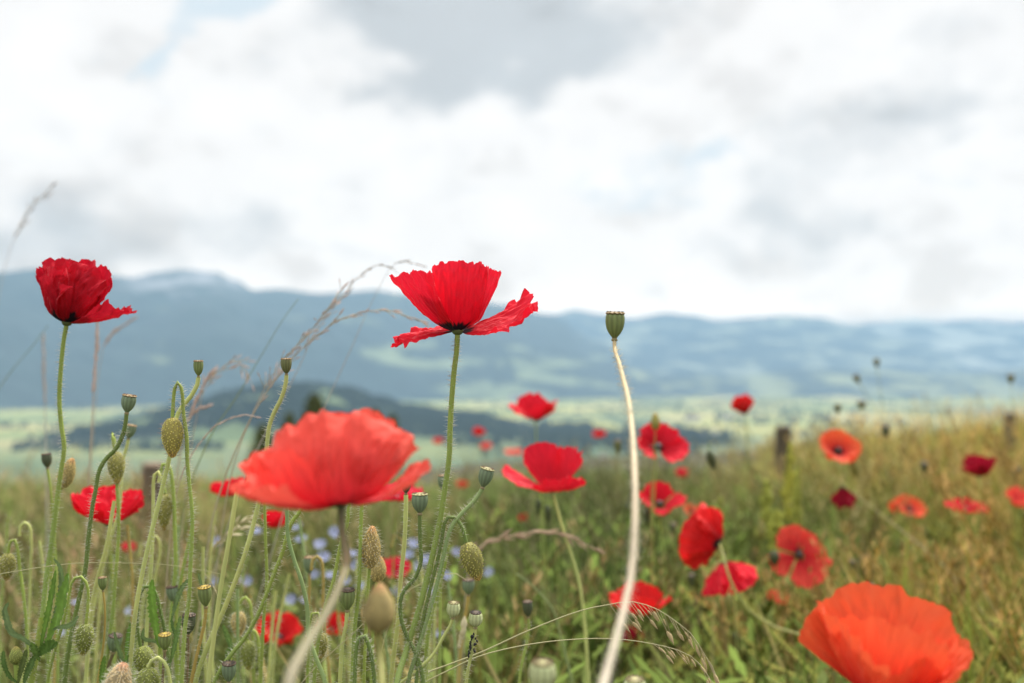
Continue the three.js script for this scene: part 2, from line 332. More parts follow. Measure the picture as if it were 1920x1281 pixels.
// tube along a curve, with a radius and a colour that change along it; smooth normals
function sweep(points, radius, colour, sides = 7, step = 0.006) {
  const curve = new THREE.CatmullRomCurve3(points, false, 'centripetal'), L = curve.getLength(), n = Math.max(6, Math.min(220, Math.round(L / step)));
  const pos = [], col = [], idx = [], c = [0, 0, 0], t = V(), prev = V(), u = V(), w = V();
  const P = curve.getSpacedPoints(n);
  for (let i = 0; i <= n; i++) {
    t.copy(P[Math.min(n, i + 1)]).sub(P[Math.max(0, i - 1)]).normalize();
    if (i === 0) { u.set(1, 0, 0); if (Math.abs(t.x) > 0.9) u.set(0, 0, 1); } else u.copy(prev);
    u.addScaledVector(t, -u.dot(t)).normalize(); prev.copy(u); w.crossVectors(t, u);
    const s = i / n, r = typeof radius === 'function' ? radius(s, L) : radius;
    colour(s, c, P[i]);
    for (let k = 0; k < sides; k++) {
      const a = k / sides * 6.2832;
      pos.push(P[i].x + (u.x * Math.cos(a) + w.x * Math.sin(a)) * r, P[i].y + (u.y * Math.cos(a) + w.y * Math.sin(a)) * r, P[i].z + (u.z * Math.cos(a) + w.z * Math.sin(a)) * r); col.push(c[0], c[1], c[2]);
    }
  }
  for (let i = 0; i < n; i++) for (let k = 0; k < sides; k++) { const a = i * sides + k, b = i * sides + (k + 1) % sides; idx.push(a, b, a + sides, b, b + sides, a + sides); }
  const g = geo(pos, idx, col); g.userData = { P, L }; return g;
}
function offset(g, o) { g.translate(-o.x, -o.y, -o.z); return g; }

const M = {
  stem: std([1, 1, 1], 0.62, { vertexColors: true }), hair: leafy(0.45, 1, { vertexColors: false, color: new THREE.Color().setRGB(0.74, 0.72, 0.60) }), darkHair: leafy(0.3, 1, { vertexColors: false, color: new THREE.Color().setRGB(0.30, 0.22, 0.20) }),
  bud: std([1, 1, 1], 0.75, { vertexColors: true }), head: std([1, 1, 1], 0.6, { vertexColors: true }), leaf: leafy(0.35, 0.8), petal: leafy(0.42, 0.75, { specularIntensity: 0.28 }), dry: leafy(0.25, 0.9), dark: std([0.012, 0.010, 0.014], 0.6),
};
const HUES = {   // stem colours: tone at the top, tone further down
  fresh: [[0.315, 0.393, 0.076], [0.296, 0.402, 0.117]], blue: [[0.277, 0.377, 0.138], [0.315, 0.428, 0.166]], dark: [[0.154, 0.217, 0.050], [0.228, 0.310, 0.080]], pale: [[0.555, 0.582, 0.193], [0.500, 0.564, 0.193]],
  straw: [[0.50, 0.38, 0.19], [0.66, 0.58, 0.49]], olive: [[0.277, 0.274, 0.069], [0.315, 0.308, 0.097]], brown: [[0.185, 0.136, 0.069], [0.351, 0.239, 0.124]], gold: [[0.444, 0.325, 0.083], [0.370, 0.325, 0.097]], blush: [[0.19, 0.17, 0.08], [0.68, 0.56, 0.45]],
};
function stemColour(hue, seed) {
  const [a, b] = HUES[hue];
  return (s, c) => { const t = smoothstep(s, 0.02, 0.5), f = 1 + 0.16 * n2(s * 9, seed) + 0.08 * n2(s * 40, seed + 4), y = 0.05 * n2(s * 6 + 3, seed); for (let k = 0; k < 3; k++) c[k] = lerp(a[k], b[k], t) * f; c[0] *= 1 + y; };
}
// bristles that stand off a stem: slim three-sided spikes, thousands of them, so one part
function bristles(P, from, to, perMm, len, rad, seed, radius) {
  const r = rng(seed), pos = [], idx = [], n = P.length - 1;
  let total = 0; const cum = [0];
  for (let i = 0; i < n; i++) { total += P[i].distanceTo(P[i + 1]); cum.push(total); }
  const count = Math.min(2600, Math.round((to - from) * total * 1000 * perMm)), t = V(), u = V(), w = V(), o = V(), d = V();
  for (let k = 0; k < count; k++) {
    const s = lerp(from, to, r()) * total; let i = 0; while (i < n - 1 && cum[i + 1] < s) i++;
    t.copy(P[i + 1]).sub(P[i]); const f = (s - cum[i]) / Math.max(1e-6, t.length()); t.normalize();
    u.set(0.31, 0.2, 0.93).cross(t).normalize(); w.crossVectors(t, u);
    const a = r() * 6.283; d.copy(u).multiplyScalar(Math.cos(a)).addScaledVector(w, Math.sin(a)).addScaledVector(t, (r() - 0.5) * 0.7).normalize();
    o.copy(P[i]).lerp(P[i + 1], f).addScaledVector(d, radius * 0.8);
    const L = len * (0.55 + 0.7 * r()), b = pos.length / 3, x = V().crossVectors(d, t).normalize(), q = V().crossVectors(x, d);
    for (let m = 0; m < 3; m++) { const g = m * 2.094; pos.push(o.x + (x.x * Math.cos(g) + q.x * Math.sin(g)) * rad, o.y + (x.y * Math.cos(g) + q.y * Math.sin(g)) * rad, o.z + (x.z * Math.cos(g) + q.z * Math.sin(g)) * rad); }
    const bend = (r() - 0.5) * 0.25; pos.push(o.x + d.x * L + t.x * bend * L, o.y + d.y * L + t.y * bend * L, o.z + d.z * L + t.z * bend * L);
    idx.push(b, b + 1, b + 3, b + 1, b + 2, b + 3, b + 2, b, b + 3);
  }
  return geo(pos, idx);
}
let seeds = 1000;
// adds the stem, and its bristles when they can be seen; returns {top, dir}: where it ends above and which way it points there
function addStem(o, p, width, hue, d, hairy, visible = 0.62, swell = 0) {
  const seed = seeds++, r0 = width * (d < 0.9 ? 1.18 : 1) / F * d / 2;
  const g = sweep(p, (s) => r0 * (1 + swell * s) * (0.86 + 0.34 * smoothstep(s, 0, 0.6) + 0.05 * n2(s * 14, seed)), stemColour(hue, seed), d < 0.9 ? 8 : 5, d < 0.9 ? 0.004 : 0.012), P = g.userData.P;
  const m = mesh('stem', offset(g, o.position), M.stem, o);
  if (hairy) { const h = mesh('stem_hair', offset(bristles(P, 0.005, visible, 4.0 * hairy, 0.0032, 0.00011, seed, r0), o.position), M.hair, m); h.userData.kind = 'stuff'; }
  return { top: p[0].clone(), dir: p[0].clone().sub(P[Math.min(3, P.length - 1)]).normalize(), r0 };
}

// one petal: a fan in polar coordinates, bent along its length, hollowed across it, pleated and frayed at the rim
function petalGeo(q, size, frame) {
  const NU = q.fine ? 72 : 36, NV = q.fine ? 40 : 18, pos = [], col = [], idx = [], L = (q.L ?? 1) * size, A = (q.A ?? 62) * Math.PI / 180, th0 = (q.open0 ?? 40) * Math.PI / 180, th1 = (q.open1 ?? 40) * Math.PI / 180;
  const az = q.az * Math.PI / 180, er = V().copy(frame.x).multiplyScalar(Math.cos(az)).addScaledVector(frame.z, Math.sin(az)), et = V().copy(frame.x).multiplyScalar(-Math.sin(az)).addScaledVector(frame.z, Math.cos(az)), ea = frame.y;
  if (q.roll) { const k = q.roll * Math.PI / 180, t2 = et.clone().multiplyScalar(Math.cos(k)).addScaledVector(ea, Math.sin(k)); et.copy(t2); }
  const s = q.seed, cup = (q.cup ?? 0.8) / size, cr = (q.crinkle ?? 1) * size, rag = q.rag ?? 1, skew = (q.skew ?? 0) * Math.PI / 180;
  // profile
  const NP = 60, R = [0.04 * size], Z = [0], T = [th0];
  for (let i = 1; i <= NP; i++) { const t = i / NP, th = lerp(th0, th1, Math.pow(t, q.curl ?? 1)); R.push(R[i - 1] + Math.sin(th) * L / NP); Z.push(Z[i - 1] + Math.cos(th) * L / NP); T.push(th); }
  const look = (arr, t) => { const f = clamp(t, 0, 1) * NP, i = Math.min(NP - 1, Math.floor(f)); return lerp(arr[i], arr[i + 1], f - i); };
  const base = q.colour, spot = q.spot ?? 0.2;
  for (let j = 0; j <= NV; j++) for (let i = 0; i <= NU; i++) {
    const u = i / NU * 2 - 1, v = 0.02 + 0.98 * j / NV, al = u * A + skew, e = Math.abs(u);
    const rim = 1 - 0.20 * Math.pow(e, 3.2) * (q.round ?? 1) + rag * (0.055 * n2(u * 3.1 + s, 1.7) + 0.022 * n2(u * 11 + s, 8.2) + 0.008 * n2(u * 31 + s, 5.1));
    const rr = L * v * rim, wide = q.wide ?? 1, x = rr * Math.sin(al) * wide + u * (q.bw ?? 0) * size * Math.min(1, v * 5) * (1 - 0.25 * Math.pow(e, 3)), y = rr * Math.cos(al), t = y / L;
    const fold = 0.030 * n2(al * 3.0 + s, v * 0.9 + s) * v + 0.024 * (1 - 2 * Math.abs(n2(al * 5.2 + s * 2 + 0.5 * v, v * 1.7))) * v + 0.013 * n2(al * 9 + s, v * 3.2 + s) * v + 0.010 * (1 - 2 * Math.abs(n2(al * 13 + s, v * 2.6))) * Math.pow(v, 1.1) + 0.006 * n2(al * 36 + s, v * 4.5) * v + 0.006 * n2(al * 9, v * 8 + s) * v + (q.wave ?? 0.035) * n2(al * 4.6 + s * 3, 2.2) * Math.pow(v, 5);
    const kx = cup * x, lat = Math.abs(cup) > 1e-6 ? Math.sin(clamp(kx, -1.5, 1.5)) / cup : x, inn = Math.abs(cup) > 1e-6 ? (1 - Math.cos(clamp(kx, -1.5, 1.5))) / cup : 0;
    const th = look(T, t), rad = look(R, t) + Math.min(0, t) * L * Math.sin(th0), zz = look(Z, t) + Math.min(0, t) * L * Math.cos(th0), off = fold * cr - inn;
    const nr = Math.cos(th), na = -Math.sin(th), a = rad + nr * off, b = zz + na * off;
    pos.push(er.x * a + ea.x * b + et.x * lat, er.y * a + ea.y * b + et.y * lat, er.z * a + ea.z * b + et.z * lat);
    const vein = 1 + 0.10 * n2(al * 42 + s, v * 2) + 0.07 * n2(al * 14 + s, v * 3), pale = smoothstep(v, 0.15, 0.98), blot = 1 - smoothstep(v + 0.035 * n2(u * 4 + s, 0.5) + 0.10 * Math.max(0, e - 0.45), spot, spot + 0.05);
    let c0 = base[0] * vein * lerp(0.72, 1.06, pale), c1 = base[1] * vein * lerp(0.22, 1.25, pale), c2 = base[2] * vein * lerp(0.45, 1.15, pale);
    if (q.spot !== 0) { c0 = lerp(c0, 0.010, blot); c1 = lerp(c1, 0.007, blot); c2 = lerp(c2, 0.012, blot); }
    col.push(Math.min(c0, 0.95), c1, c2);
  }
  for (let j = 0; j < NV; j++) for (let i = 0; i < NU; i++) { const a = j * (NU + 1) + i, b = a + NU + 1; idx.push(a, a + 1, b, b, a + 1, b + 1); }
  return geo(pos, idx, col);
}
const RED = { crimson: [0.84, 0.014, 0.038], scarlet: [0.80, 0.020, 0.022], coral: [0.93, 0.115, 0.09], orange: [0.93, 0.125, 0.05], wine: [0.42, 0.006, 0.030], rose: [0.78, 0.03, 0.07], deep: [0.64, 0.010, 0.030], tomato: [0.88, 0.075, 0.058] };
// frame whose y axis is the flower's axis and whose z axis stays turned to the viewer
function flowerFrame(axis) {
  const y = axis.clone().normalize(); let z = V(0, 0, 1).addScaledVector(y, -y.z);
  if (z.lengthSq() < 0.05) z = V(0, 1, 0).addScaledVector(y, -y.y);
  z.normalize(); return { y, z, x: V().crossVectors(y, z) };
}
const guarded = [];      // flowers further off that the meadow in front of them leaves in view
function poppy(q) {
  if (q.d > 0.7) guarded.push([q.stem[0][0], q.stem[0][1], q.size, q.d]);
  const p = pts(q.stem, q.d), full = toGround(p, q.drift ?? 0.4), o = thing(q.name ?? 'poppy_flower', full[full.length - 1], q.label, 'poppy', q.group);
  const st = addStem(o, full, q.width ?? 8, q.hue ?? 'fresh', q.d, q.hair ?? 0, q.visible, q.swell);
  const axis = q.axis ? V(...q.axis).normalize() : st.dir, fr = flowerFrame(axis), head = st.top.clone().sub(o.position), size = q.size / F * q.d;
  const cup = new THREE.SphereGeometry(1, 10, 8); cup.scale(st.r0 * 1.9, st.r0 * 1.5, st.r0 * 1.9);
  const place = (g) => { g.applyMatrix4(new THREE.Matrix4().makeBasis(fr.x, fr.y, fr.z)); g.translate(head.x, head.y, head.z); return g; };
  cup.translate(0, st.r0 * 0.3, 0); mesh('receptacle', place(paint(strip(cup), (v, c) => { c[0] = 0.10; c[1] = 0.13; c[2] = 0.04; })), M.head, o);
  for (const k of q.petals) {
    const g = petalGeo({ colour: RED[q.red ?? 'scarlet'], fine: q.fine, ...k, ...(q.d > 0.7 ? { crinkle: (k.crinkle ?? 1) * 1.8, wave: (k.wave ?? 0.035) * 1.8, rag: (k.rag ?? 1) * 1.3 } : {}) }, size, fr); g.translate(head.x, head.y, head.z); mesh('petal', g, M.petal, o);
  }
  if (q.heart !== false) {    // green ovary with its ring of near-black stamens
    const ov = new THREE.LatheGeometry([[0, 0], [0.05, 0.01], [0.085, 0.07], [0.09, 0.14], [0.075, 0.17], [0.10, 0.185], [0.06, 0.205], [0, 0.21]].map(([a, b]) => new THREE.Vector2(a * size, b * size)), 12);
    mesh('ovary', place(paint(strip(ov), (v, c) => { const t = v.y / size > 0.175; c[0] = t ? 0.05 : 0.12; c[1] = t ? 0.04 : 0.17; c[2] = t ? 0.04 : 0.06; })), M.head, o);
    const r = rng(q.seed ?? Math.round(q.size * 13 + q.stem[0][0])), parts = [];
    for (let i = 0; i < 46; i++) {
      const a = r() * 6.283, tilt = 0.45 + 0.55 * r(), L = size * (0.16 + 0.10 * r()), f = new THREE.CylinderGeometry(size * 0.004, size * 0.004, L, 3); f.translate(0, L / 2, 0);
      const an = new THREE.SphereGeometry(size * 0.020, 5, 4); an.scale(0.7, 1.25, 0.7); an.translate(0, L, 0);
      for (const g of [f, an]) { g.rotateX(tilt); g.rotateY(a); parts.push(strip(g.toNonIndexed())); }
    }
    const ring = mesh('stamen_ring', place(mergeGeometries(parts)), M.dark, o); ring.userData.kind = 'stuff';
  }
  return o;
}

// nodding or upright bud: pointed egg with warts, and bristles on each
function bud(q) {
  const p = pts(q.stem, q.d), full = toGround(p, q.drift ?? 0.4), o = thing('poppy_bud', full[full.length - 1], q.label, 'poppy bud', q.group);
  const st = addStem(o, full, q.width ?? 7, q.hue ?? 'fresh', q.d, q.hair ?? 0, q.visible, q.swell), axis = q.axis ? V(...q.axis).normalize() : st.dir, fr = flowerFrame(axis), head = st.top.clone().sub(o.position);
  const H = q.h / F * q.d, R = q.w / F * q.d / 2, tone = { green: [0.25, 0.28, 0.06], tan: [0.46, 0.35, 0.13], gold: [0.42, 0.36, 0.085], dark: [0.075, 0.095, 0.035], olive: [0.31, 0.29, 0.07], brown: [0.52, 0.40, 0.21] }[q.tone ?? 'green'];
  const radius = (t) => R * Math.pow(Math.sin(Math.PI * Math.pow(clamp(t, 0, 1), 0.80)), 0.72) * (1 - 0.12 * t) + R * 0.03;
  const prof = []; for (let i = 0; i <= 26; i++) prof.push(new THREE.Vector2(i === 26 ? 0 : radius(i / 26), i / 26 * H));
  const body = new THREE.LatheGeometry(prof, q.d < 0.85 ? 26 : 12), seed = seeds++, parts = [], hairs = [], r = rng(seed);
  const B = new THREE.Matrix4().makeBasis(fr.x, fr.y, fr.z), place = (g) => { g.applyMatrix4(B); g.translate(head.x, head.y, head.z); return g; };
  const shade = (v, c, k) => { const seam = smoothstep(Math.abs(Math.sin(Math.atan2(v.z, v.x) + 0.6)), 0.0, 0.12), f = k * (0.8 + 0.2 * seam) * (1 + 0.2 * n3(v.x * 300, v.y * 160, seed)), top = smoothstep(v.y / H, 0.75, 1); c[0] = tone[0] * f * (1 + 0.25 * top); c[1] = tone[1] * f * (1 - 0.1 * top); c[2] = tone[2] * f; };
  const m = mesh('bud_case', place(paint(strip(body), (v, c) => shade(v, c, 0.72))), M.bud, o);
  if (q.d < 0.85) {
    const n = q.warts ?? 260, k = V();
    for (let i = 0; i < n; i++) {
      const t = 0.04 + 0.93 * ((i + 0.5) / n), a = i * 2.39996 + 0.5 * (r() - 0.5), rr = radius(t), s = R * (0.075 + 0.04 * r());
      const w = new THREE.ConeGeometry(s, s * 1.5, 5, 1); w.rotateX(Math.PI / 2); w.translate(0, 0, rr + s * 0.35); w.rotateY(a); w.translate(0, t * H, 0);
      parts.push(paint(strip(w), (v, c) => shade(v, c, 1.15 + 0.6 * smoothstep(Math.hypot(v.x, v.z), rr + s * 0.2, rr + s))));
      if (q.hair && i % 2 === 0) { const h = new THREE.ConeGeometry(0.00015, 0.0034 * (0.6 + 0.6 * r()), 3, 1); h.translate(0, 0.0013, 0); h.rotateX(Math.PI / 2 + (r() - 0.5) * 1.1); h.translate(0, 0, rr + s); h.rotateY(a); h.translate(0, t * H, 0); hairs.push(strip(h)); }
    }
    const wm = mesh('wart', place(mergeGeometries(parts)), M.bud, m); wm.userData.kind = 'stuff';
    if (hairs.length) { const hm = mesh('bud_hair', place(mergeGeometries(hairs)), q.darkHair ? M.darkHair : M.hair, m); hm.userData.kind = 'stuff'; }
  }
  return o;
}

// seed head: ribbed urn under a lobed lid with dark rays
function seedHead(q) {
  const p = pts(q.stem, q.d), full = toGround(p, q.drift ?? 0.4), o = thing('poppy_seed_head', full[full.length - 1], q.label, 'poppy seed head', q.group);
  const st = addStem(o, full, q.width ?? 6, q.hue ?? 'fresh', q.d, q.hair ?? 0, q.visible, q.swell), axis = q.axis ? V(...q.axis).normalize() : st.dir, fr = flowerFrame(axis), head = st.top.clone().sub(o.position);
  const H = q.h / F * q.d, R = q.w / F * q.d / 2, seed = seeds++, fine = q.d < 0.95, round = q.round ?? 0;
  const tone = { jade: [0.19, 0.255, 0.145], green: [0.20, 0.25, 0.08], pale: [0.56, 0.60, 0.30], olive: [0.17, 0.18, 0.065], dark: [0.085, 0.10, 0.05] }[q.tone ?? 'jade'], lid = { tan: [0.34, 0.23, 0.10], gold: [0.52, 0.36, 0.05], brown: [0.12, 0.075, 0.04], pale: [0.45, 0.42, 0.18] }[q.lid ?? 'tan'];
  const B = new THREE.Matrix4().makeBasis(fr.x, fr.y, fr.z), place = (g) => { g.applyMatrix4(B); g.translate(head.x, head.y, head.z); return g; };
  const prof = [[0.30, 0], [0.34, 0.05], [0.26, 0.09], [0.30, 0.13], [0.62 + 0.1 * round, 0.26], [0.86 + 0.08 * round, 0.42], [0.97 + 0.03 * round, 0.58], [1.0, 0.72 - 0.1 * round], [0.96 - 0.06 * round, 0.84], [0.86 - 0.12 * round, 0.90], [0.80 - 0.1 * round, 0.92]].map(([a, b]) => new THREE.Vector2(a * R, b * H));
  const ribs = 11, body = new THREE.LatheGeometry(new THREE.SplineCurve(prof).getPoints(fine ? 26 : 12), fine ? 66 : 16), bp = body.attributes.position, v = V();
  for (let i = 0; i < bp.count; i++) { v.fromBufferAttribute(bp, i); const a = Math.atan2(v.z, v.x), k = 1 + (fine ? 0.035 : 0) * Math.cos(a * ribs) * smoothstep(v.y / H, 0.15, 0.4); bp.setXYZ(i, v.x * k, v.y, v.z * k); }
  body.computeVertexNormals();
  mesh('seed_capsule', place(paint(strip(body), (w, c) => { const a = Math.atan2(w.z, w.x), rib = 0.9 + 0.16 * Math.cos(a * ribs), t = w.y / H, neck = 1 - smoothstep(t, 0.08, 0.16), f = rib * (1 + 0.12 * n3(w.x * 250, w.y * 150, seed)); for (let k = 0; k < 3; k++) c[k] = lerp(tone[k] * f, [0.30, 0.22, 0.10][k], neck * 0.8); })), M.head, o);
  // lid
  const pos = [0, 0.99 * H, 0], col = [...lid], idx = [], rays = 11, N = fine ? rays * 6 : rays * 2;
  const lk = 1 - 0.2 * round, rim = [[0.35 * lk, 0.985], [0.8 * lk, 0.965], [1.02 * lk, 0.935], [1.05 * lk, 0.905], [0.84 * lk, 0.90]];
  for (const [k, h] of rim) for (let i = 0; i < N; i++) { const a = i / N * 6.2832, lobe = 1 - (k > 0.7 ? 0.09 : 0) * (0.5 - 0.5 * Math.cos(a * rays)), up = k > 0.7 ? 0.015 * Math.cos(a * rays) : 0; pos.push(Math.cos(a) * R * k * lobe, (h + up) * H, Math.sin(a) * R * k * lobe); const f = 0.8 + 0.25 * Math.cos(a * rays); col.push(lid[0] * f, lid[1] * f, lid[2] * f); }
  for (let i = 0; i < N; i++) idx.push(0, 1 + (i + 1) % N, 1 + i);
  for (let s = 0; s < rim.length - 1; s++) for (let i = 0; i < N; i++) { const a = 1 + s * N + i, b = 1 + s * N + (i + 1) % N; idx.push(a, b, a + N, b, b + N, a + N); }
  const disc = mesh('stigma_disc', place(geo(pos, idx, col)), M.head, o);
  if (fine) for (let i = 0; i < rays; i++) {
    const g = new THREE.CapsuleGeometry(R * 0.055, R * 0.80, 3, 6); g.rotateZ(Math.PI / 2 + 0.09); g.scale(1, 0.6, 1); g.translate(R * 0.5, 0.978 * H, 0); g.rotateY(i / rays * 6.2832); mesh('stigma_ray', place(strip(g)), q.darkRays ? M.dark : M.ray ?? (M.ray = std([0.13, 0.07, 0.035], 0.8)), disc);
  }
  return o;
}
// serrated poppy leaf along a midrib given in pixels, tip first
function leafGeo(points, widthM, seed, fold = 0.35, teeth = 9, tone = [0.15, 0.24, 0.05]) {
  const curve = new THREE.CatmullRomCurve3(points), n = 42, pos = [], col = [], idx = [], P = curve.getSpacedPoints(n), t = V(), u = V(), w = V(), r = rng(seed), turn = r() * 0.9 - 0.45;
  for (let i = 0; i <= n; i++) {
    const s = i / n; t.copy(P[Math.min(n, i + 1)]).sub(P[Math.max(0, i - 1)]).normalize();
    u.crossVectors(t, V(Math.sin(turn), 0, Math.cos(turn))).normalize(); w.crossVectors(u, t);
    const saw = Math.abs(((s * teeth + 0.13 * n2(s * 7, seed)) % 1) - 0.28), hw = widthM * 0.5 * Math.pow(Math.sin(Math.PI * Math.pow(clamp(s * 0.95 + 0.02, 0, 1), 0.75)), 0.8) * (0.55 + 0.75 * saw) + widthM * 0.03;
    for (const k of [-1, -0.45, 0, 0.45, 1]) { const lift = Math.abs(k) * fold * hw + 0.12 * widthM * n2(s * 5 + k, seed), f = (k === 0 ? 1.25 : 1) * (1 + 0.2 * n2(s * 12, k * 3 + seed)); pos.push(P[i].x + u.x * k * hw + w.x * lift, P[i].y + u.y * k * hw + w.y * lift, P[i].z + u.z * k * hw + w.z * lift); col.push(tone[0] * f, tone[1] * f, tone[2] * f); }
  }
  for (let i = 0; i < n; i++) for (let k = 0; k < 4; k++) { const a = i * 5 + k, b = a + 5; idx.push(a, a + 1, b, b, a + 1, b + 1); }
  return geo(pos, idx, col);
}
function addLeaf(o, list, d, width, tone) { mesh('leaf', offset(leafGeo(pts(list, d), width / F * d, seeds++, 0.35, Math.max(5, Math.round(list.length * 3)), tone), o.position), M.leaf, o); }
// ------------------------------------------------------------------ the flowers that carry the picture
poppy({ label: 'sharp crimson poppy in the middle, fan petal upright and two petals spread', d: 0.56, width: 10, hair: 1, size: 148, red: 'crimson', fine: true, heart: false,
  stem: [[858, 622], [856, 660], [852, 690], [847, 748], [844, 800], [842, 860], [835, 910], [826, 970], [813, 1033], [797, 1100], [781, 1158], [762, 1220], [743, 1285, 0.55]], axis: [-0.02, 1, 0.02],
  petals: [
    { az: 80, L: 0.93, A: 11, bw: 0.30, open0: 98, open1: -5, curl: 0.22, cup: 1.5, seed: 3.1, crinkle: 1.0, wave: 0.03, spot: 0.12, skew: -3, round: 0.2, rag: 0.9 },
    { az: 152, L: 1.06, A: 24, bw: 0.22, open0: 92, open1: 37, curl: 0.24, cup: 0.9, seed: 8.4, crinkle: 0.9, wave: 0.04, spot: 0.19, skew: -3, round: 0.3, rag: 0.8 },
    { az: 12, L: 1.0, A: 38, bw: 0.1, open0: 88, open1: 68, curl: 0.5, cup: 0.3, seed: 14.2, crinkle: 1.3, wave: 0.08, spot: 0.14, rag: 1.4, roll: -22 },
    { az: 214, L: 0.78, A: 58, bw: 0.1, open0: 80, open1: 102, cup: -0.1, seed: 21.7, crinkle: 1.2, wave: 0.09, spot: 0.14, rag: 1.2, roll: 12 },
    { az: 285, L: 0.96, A: 26, bw: 0.24, open0: 84, open1: 6, curl: 0.3, cup: 1.1, seed: 30.2, crinkle: 1.0, wave: 0.04, spot: 0.12, round: 0.3 },
  ] });
poppy({ label: 'dark crimson cupped poppy on the tall curved stem against the blue mountain', d: 0.63, width: 8.5, hair: 1, size: 106, red: 'deep', fine: true, heart: false,
  stem: [[125, 606], [119, 640], [114, 690], [111, 752], [115, 800], [120, 838], [113, 890], [106, 945], [97, 1014], [86, 1089], [80, 1150], [70, 1225], [58, 1290]], axis: [0.14, 1, 0.03],
  petals: [
    { az: 100, L: 1.16, A: 36, bw: 0.30, open0: 98, open1: -12, curl: 0.24, cup: 1.35, seed: 4.6, crinkle: 1.9, wave: 0.07, spot: 0.19, rag: 1.4 },
    { az: 172, L: 1.04, A: 38, bw: 0.26, open0: 98, open1: -14, curl: 0.24, cup: 1.3, seed: 9.9, crinkle: 1.9, wave: 0.07, spot: 0.15, rag: 1.4 },
    { az: 8, L: 1.16, A: 26, bw: 0.14, open0: 88, open1: 54, curl: 0.7, cup: 1.0, seed: 17.7, crinkle: 1.4, wave: 0.06, spot: 0.1, rag: 1.2 },
    { az: 272, L: 1.26, A: 38, bw: 0.26, open0: 90, open1: -6, curl: 0.26, cup: 1.2, seed: 23.2, crinkle: 1.9, wave: 0.07, spot: 0.12, rag: 1.5 },
    { az: 40, L: 1.06, A: 34, bw: 0.22, open0: 96, open1: -4, curl: 0.26, cup: 1.3, seed: 27.2, crinkle: 1.9, wave: 0.06, spot: 0.1, rag: 1.4 },
  ] });
poppy({ label: 'large blurred coral poppy in front, wide bowl with crumpled crest', d: 0.37, width: 13, size: 178, red: 'coral', fine: true, hue: 'blush', swell: 0.5, heart: false,
  stem: [[640, 945, 0.37], [640, 970, 0.368], [643, 1006, 0.362], [650, 1046, 0.35], [641, 1086, 0.335], [610, 1153, 0.31], [584, 1193, 0.29], [562, 1233, 0.275], [540, 1290, 0.26]], axis: [-0.15, 1, 0.14],
  petals: [
    { az: 90, L: 1.24, A: 42, bw: 0.42, open0: 112, open1: -62, curl: 0.55, cup: 0.62, seed: 5.5, crinkle: 1.6, wave: 0.06, spot: 0.10, rag: 0.9 },
    { az: 166, L: 1.14, A: 48, bw: 0.3, open0: 100, open1: 44, curl: 0.7, cup: 0.6, seed: 11.1, crinkle: 1.2, wave: 0.05, spot: 0.08, rag: 0.5, roll: -8 },
    { az: 4, L: 1.02, A: 26, bw: 0.1, open0: 98, open1: 50, curl: 0.9, cup: 0.8, seed: 19.3, crinkle: 0.9, wave: 0.04, spot: 0.08 },
    { az: 276, L: 1.06, A: 36, bw: 0.34, open0: 92, open1: -4, curl: 0.4, cup: 0.7, seed: 25.9, crinkle: 1.3, wave: 0.06, spot: 0.1, rag: 1.0 },
    { az: 190, L: 1.1, A: 40, bw: 0.24, open0: 104, open1: 30, curl: 0.5, cup: 0.6, seed: 35.9, crinkle: 1.1, wave: 0.05, spot: 0.1 },
  ] });
poppy({ label: 'large blurred orange poppy cut by the bottom edge, right foreground', d: 0.40, width: 12, size: 190, red: 'orange', fine: true, heart: false,
  stem: [[1652, 1318, 0.40], [1648, 1360, 0.395], [1640, 1420, 0.385]], axis: [0.10, 1, 0.12],
  petals: [
    { az: 114, L: 1.06, A: 34, bw: 0.15, open0: 74, open1: -8, curl: 0.5, cup: 0.9, seed: 6.3, crinkle: 0.6, wave: 0.03, spot: 0.2 },
    { az: 50, L: 0.84, A: 50, open0: 70, open1: 14, curl: 0.5, cup: 0.75, seed: 12.4, crinkle: 0.7, wave: 0.04, spot: 0.2 },
    { az: 172, L: 1.1, A: 46, open0: 62, open1: 18, curl: 0.6, cup: 0.8, seed: 18.8, crinkle: 0.8, wave: 0.07, spot: 0.15 },
    { az: 278, L: 1.18, A: 64, open0: 55, open1: 8, curl: 0.6, cup: 0.7, seed: 24.4, crinkle: 0.8, wave: 0.04, spot: 0.12 },
    { az: 15, L: 1.0, A: 50, open0: 70, open1: 26, curl: 0.6, cup: 0.8, seed: 29.4, crinkle: 0.8, wave: 0.05, spot: 0.12 },
  ] });
// ------------------------------------------------------------------ poppies further off
function petalSet(kind, seed, n = 4) {
  const r = rng(seed * 31 + 7), out = [], k = { bowl: [76, 22, 0.7, 62, 0.75], open: [84, 58, 0.5, 62, 0.55], cup: [66, 2, 0.5, 64, 0.95], shut: [40, -10, 0.6, 50, 1.4], flat: [88, 80, 1, 66, 0.25] }[kind];
  for (let i = 0; i < n; i++) out.push({ az: 95 + i * 360 / n + (r() - 0.5) * 34, L: 0.92 + 0.16 * r(), A: k[3] + 6 * (r() - 0.5), open0: k[0], open1: k[1] + 18 * (r() - 0.5), curl: k[2], cup: k[4], seed: seed + i * 5.3, crinkle: 0.9 + 0.5 * r(), wave: 0.05, spot: 0.18 });
  return out;
}
const far = (label, head, down, size, d, red, kind, axis, more = {}) => poppy({ label, stem: [head, ...down], size, d, red, width: (more.w ?? 3.2) / d * 1.0, axis, petals: more.petals ?? petalSet(kind, Math.round(head[0] + head[1] * 3) % 97 + 0.5), drift: 0.2, seed: head[0], ...more });
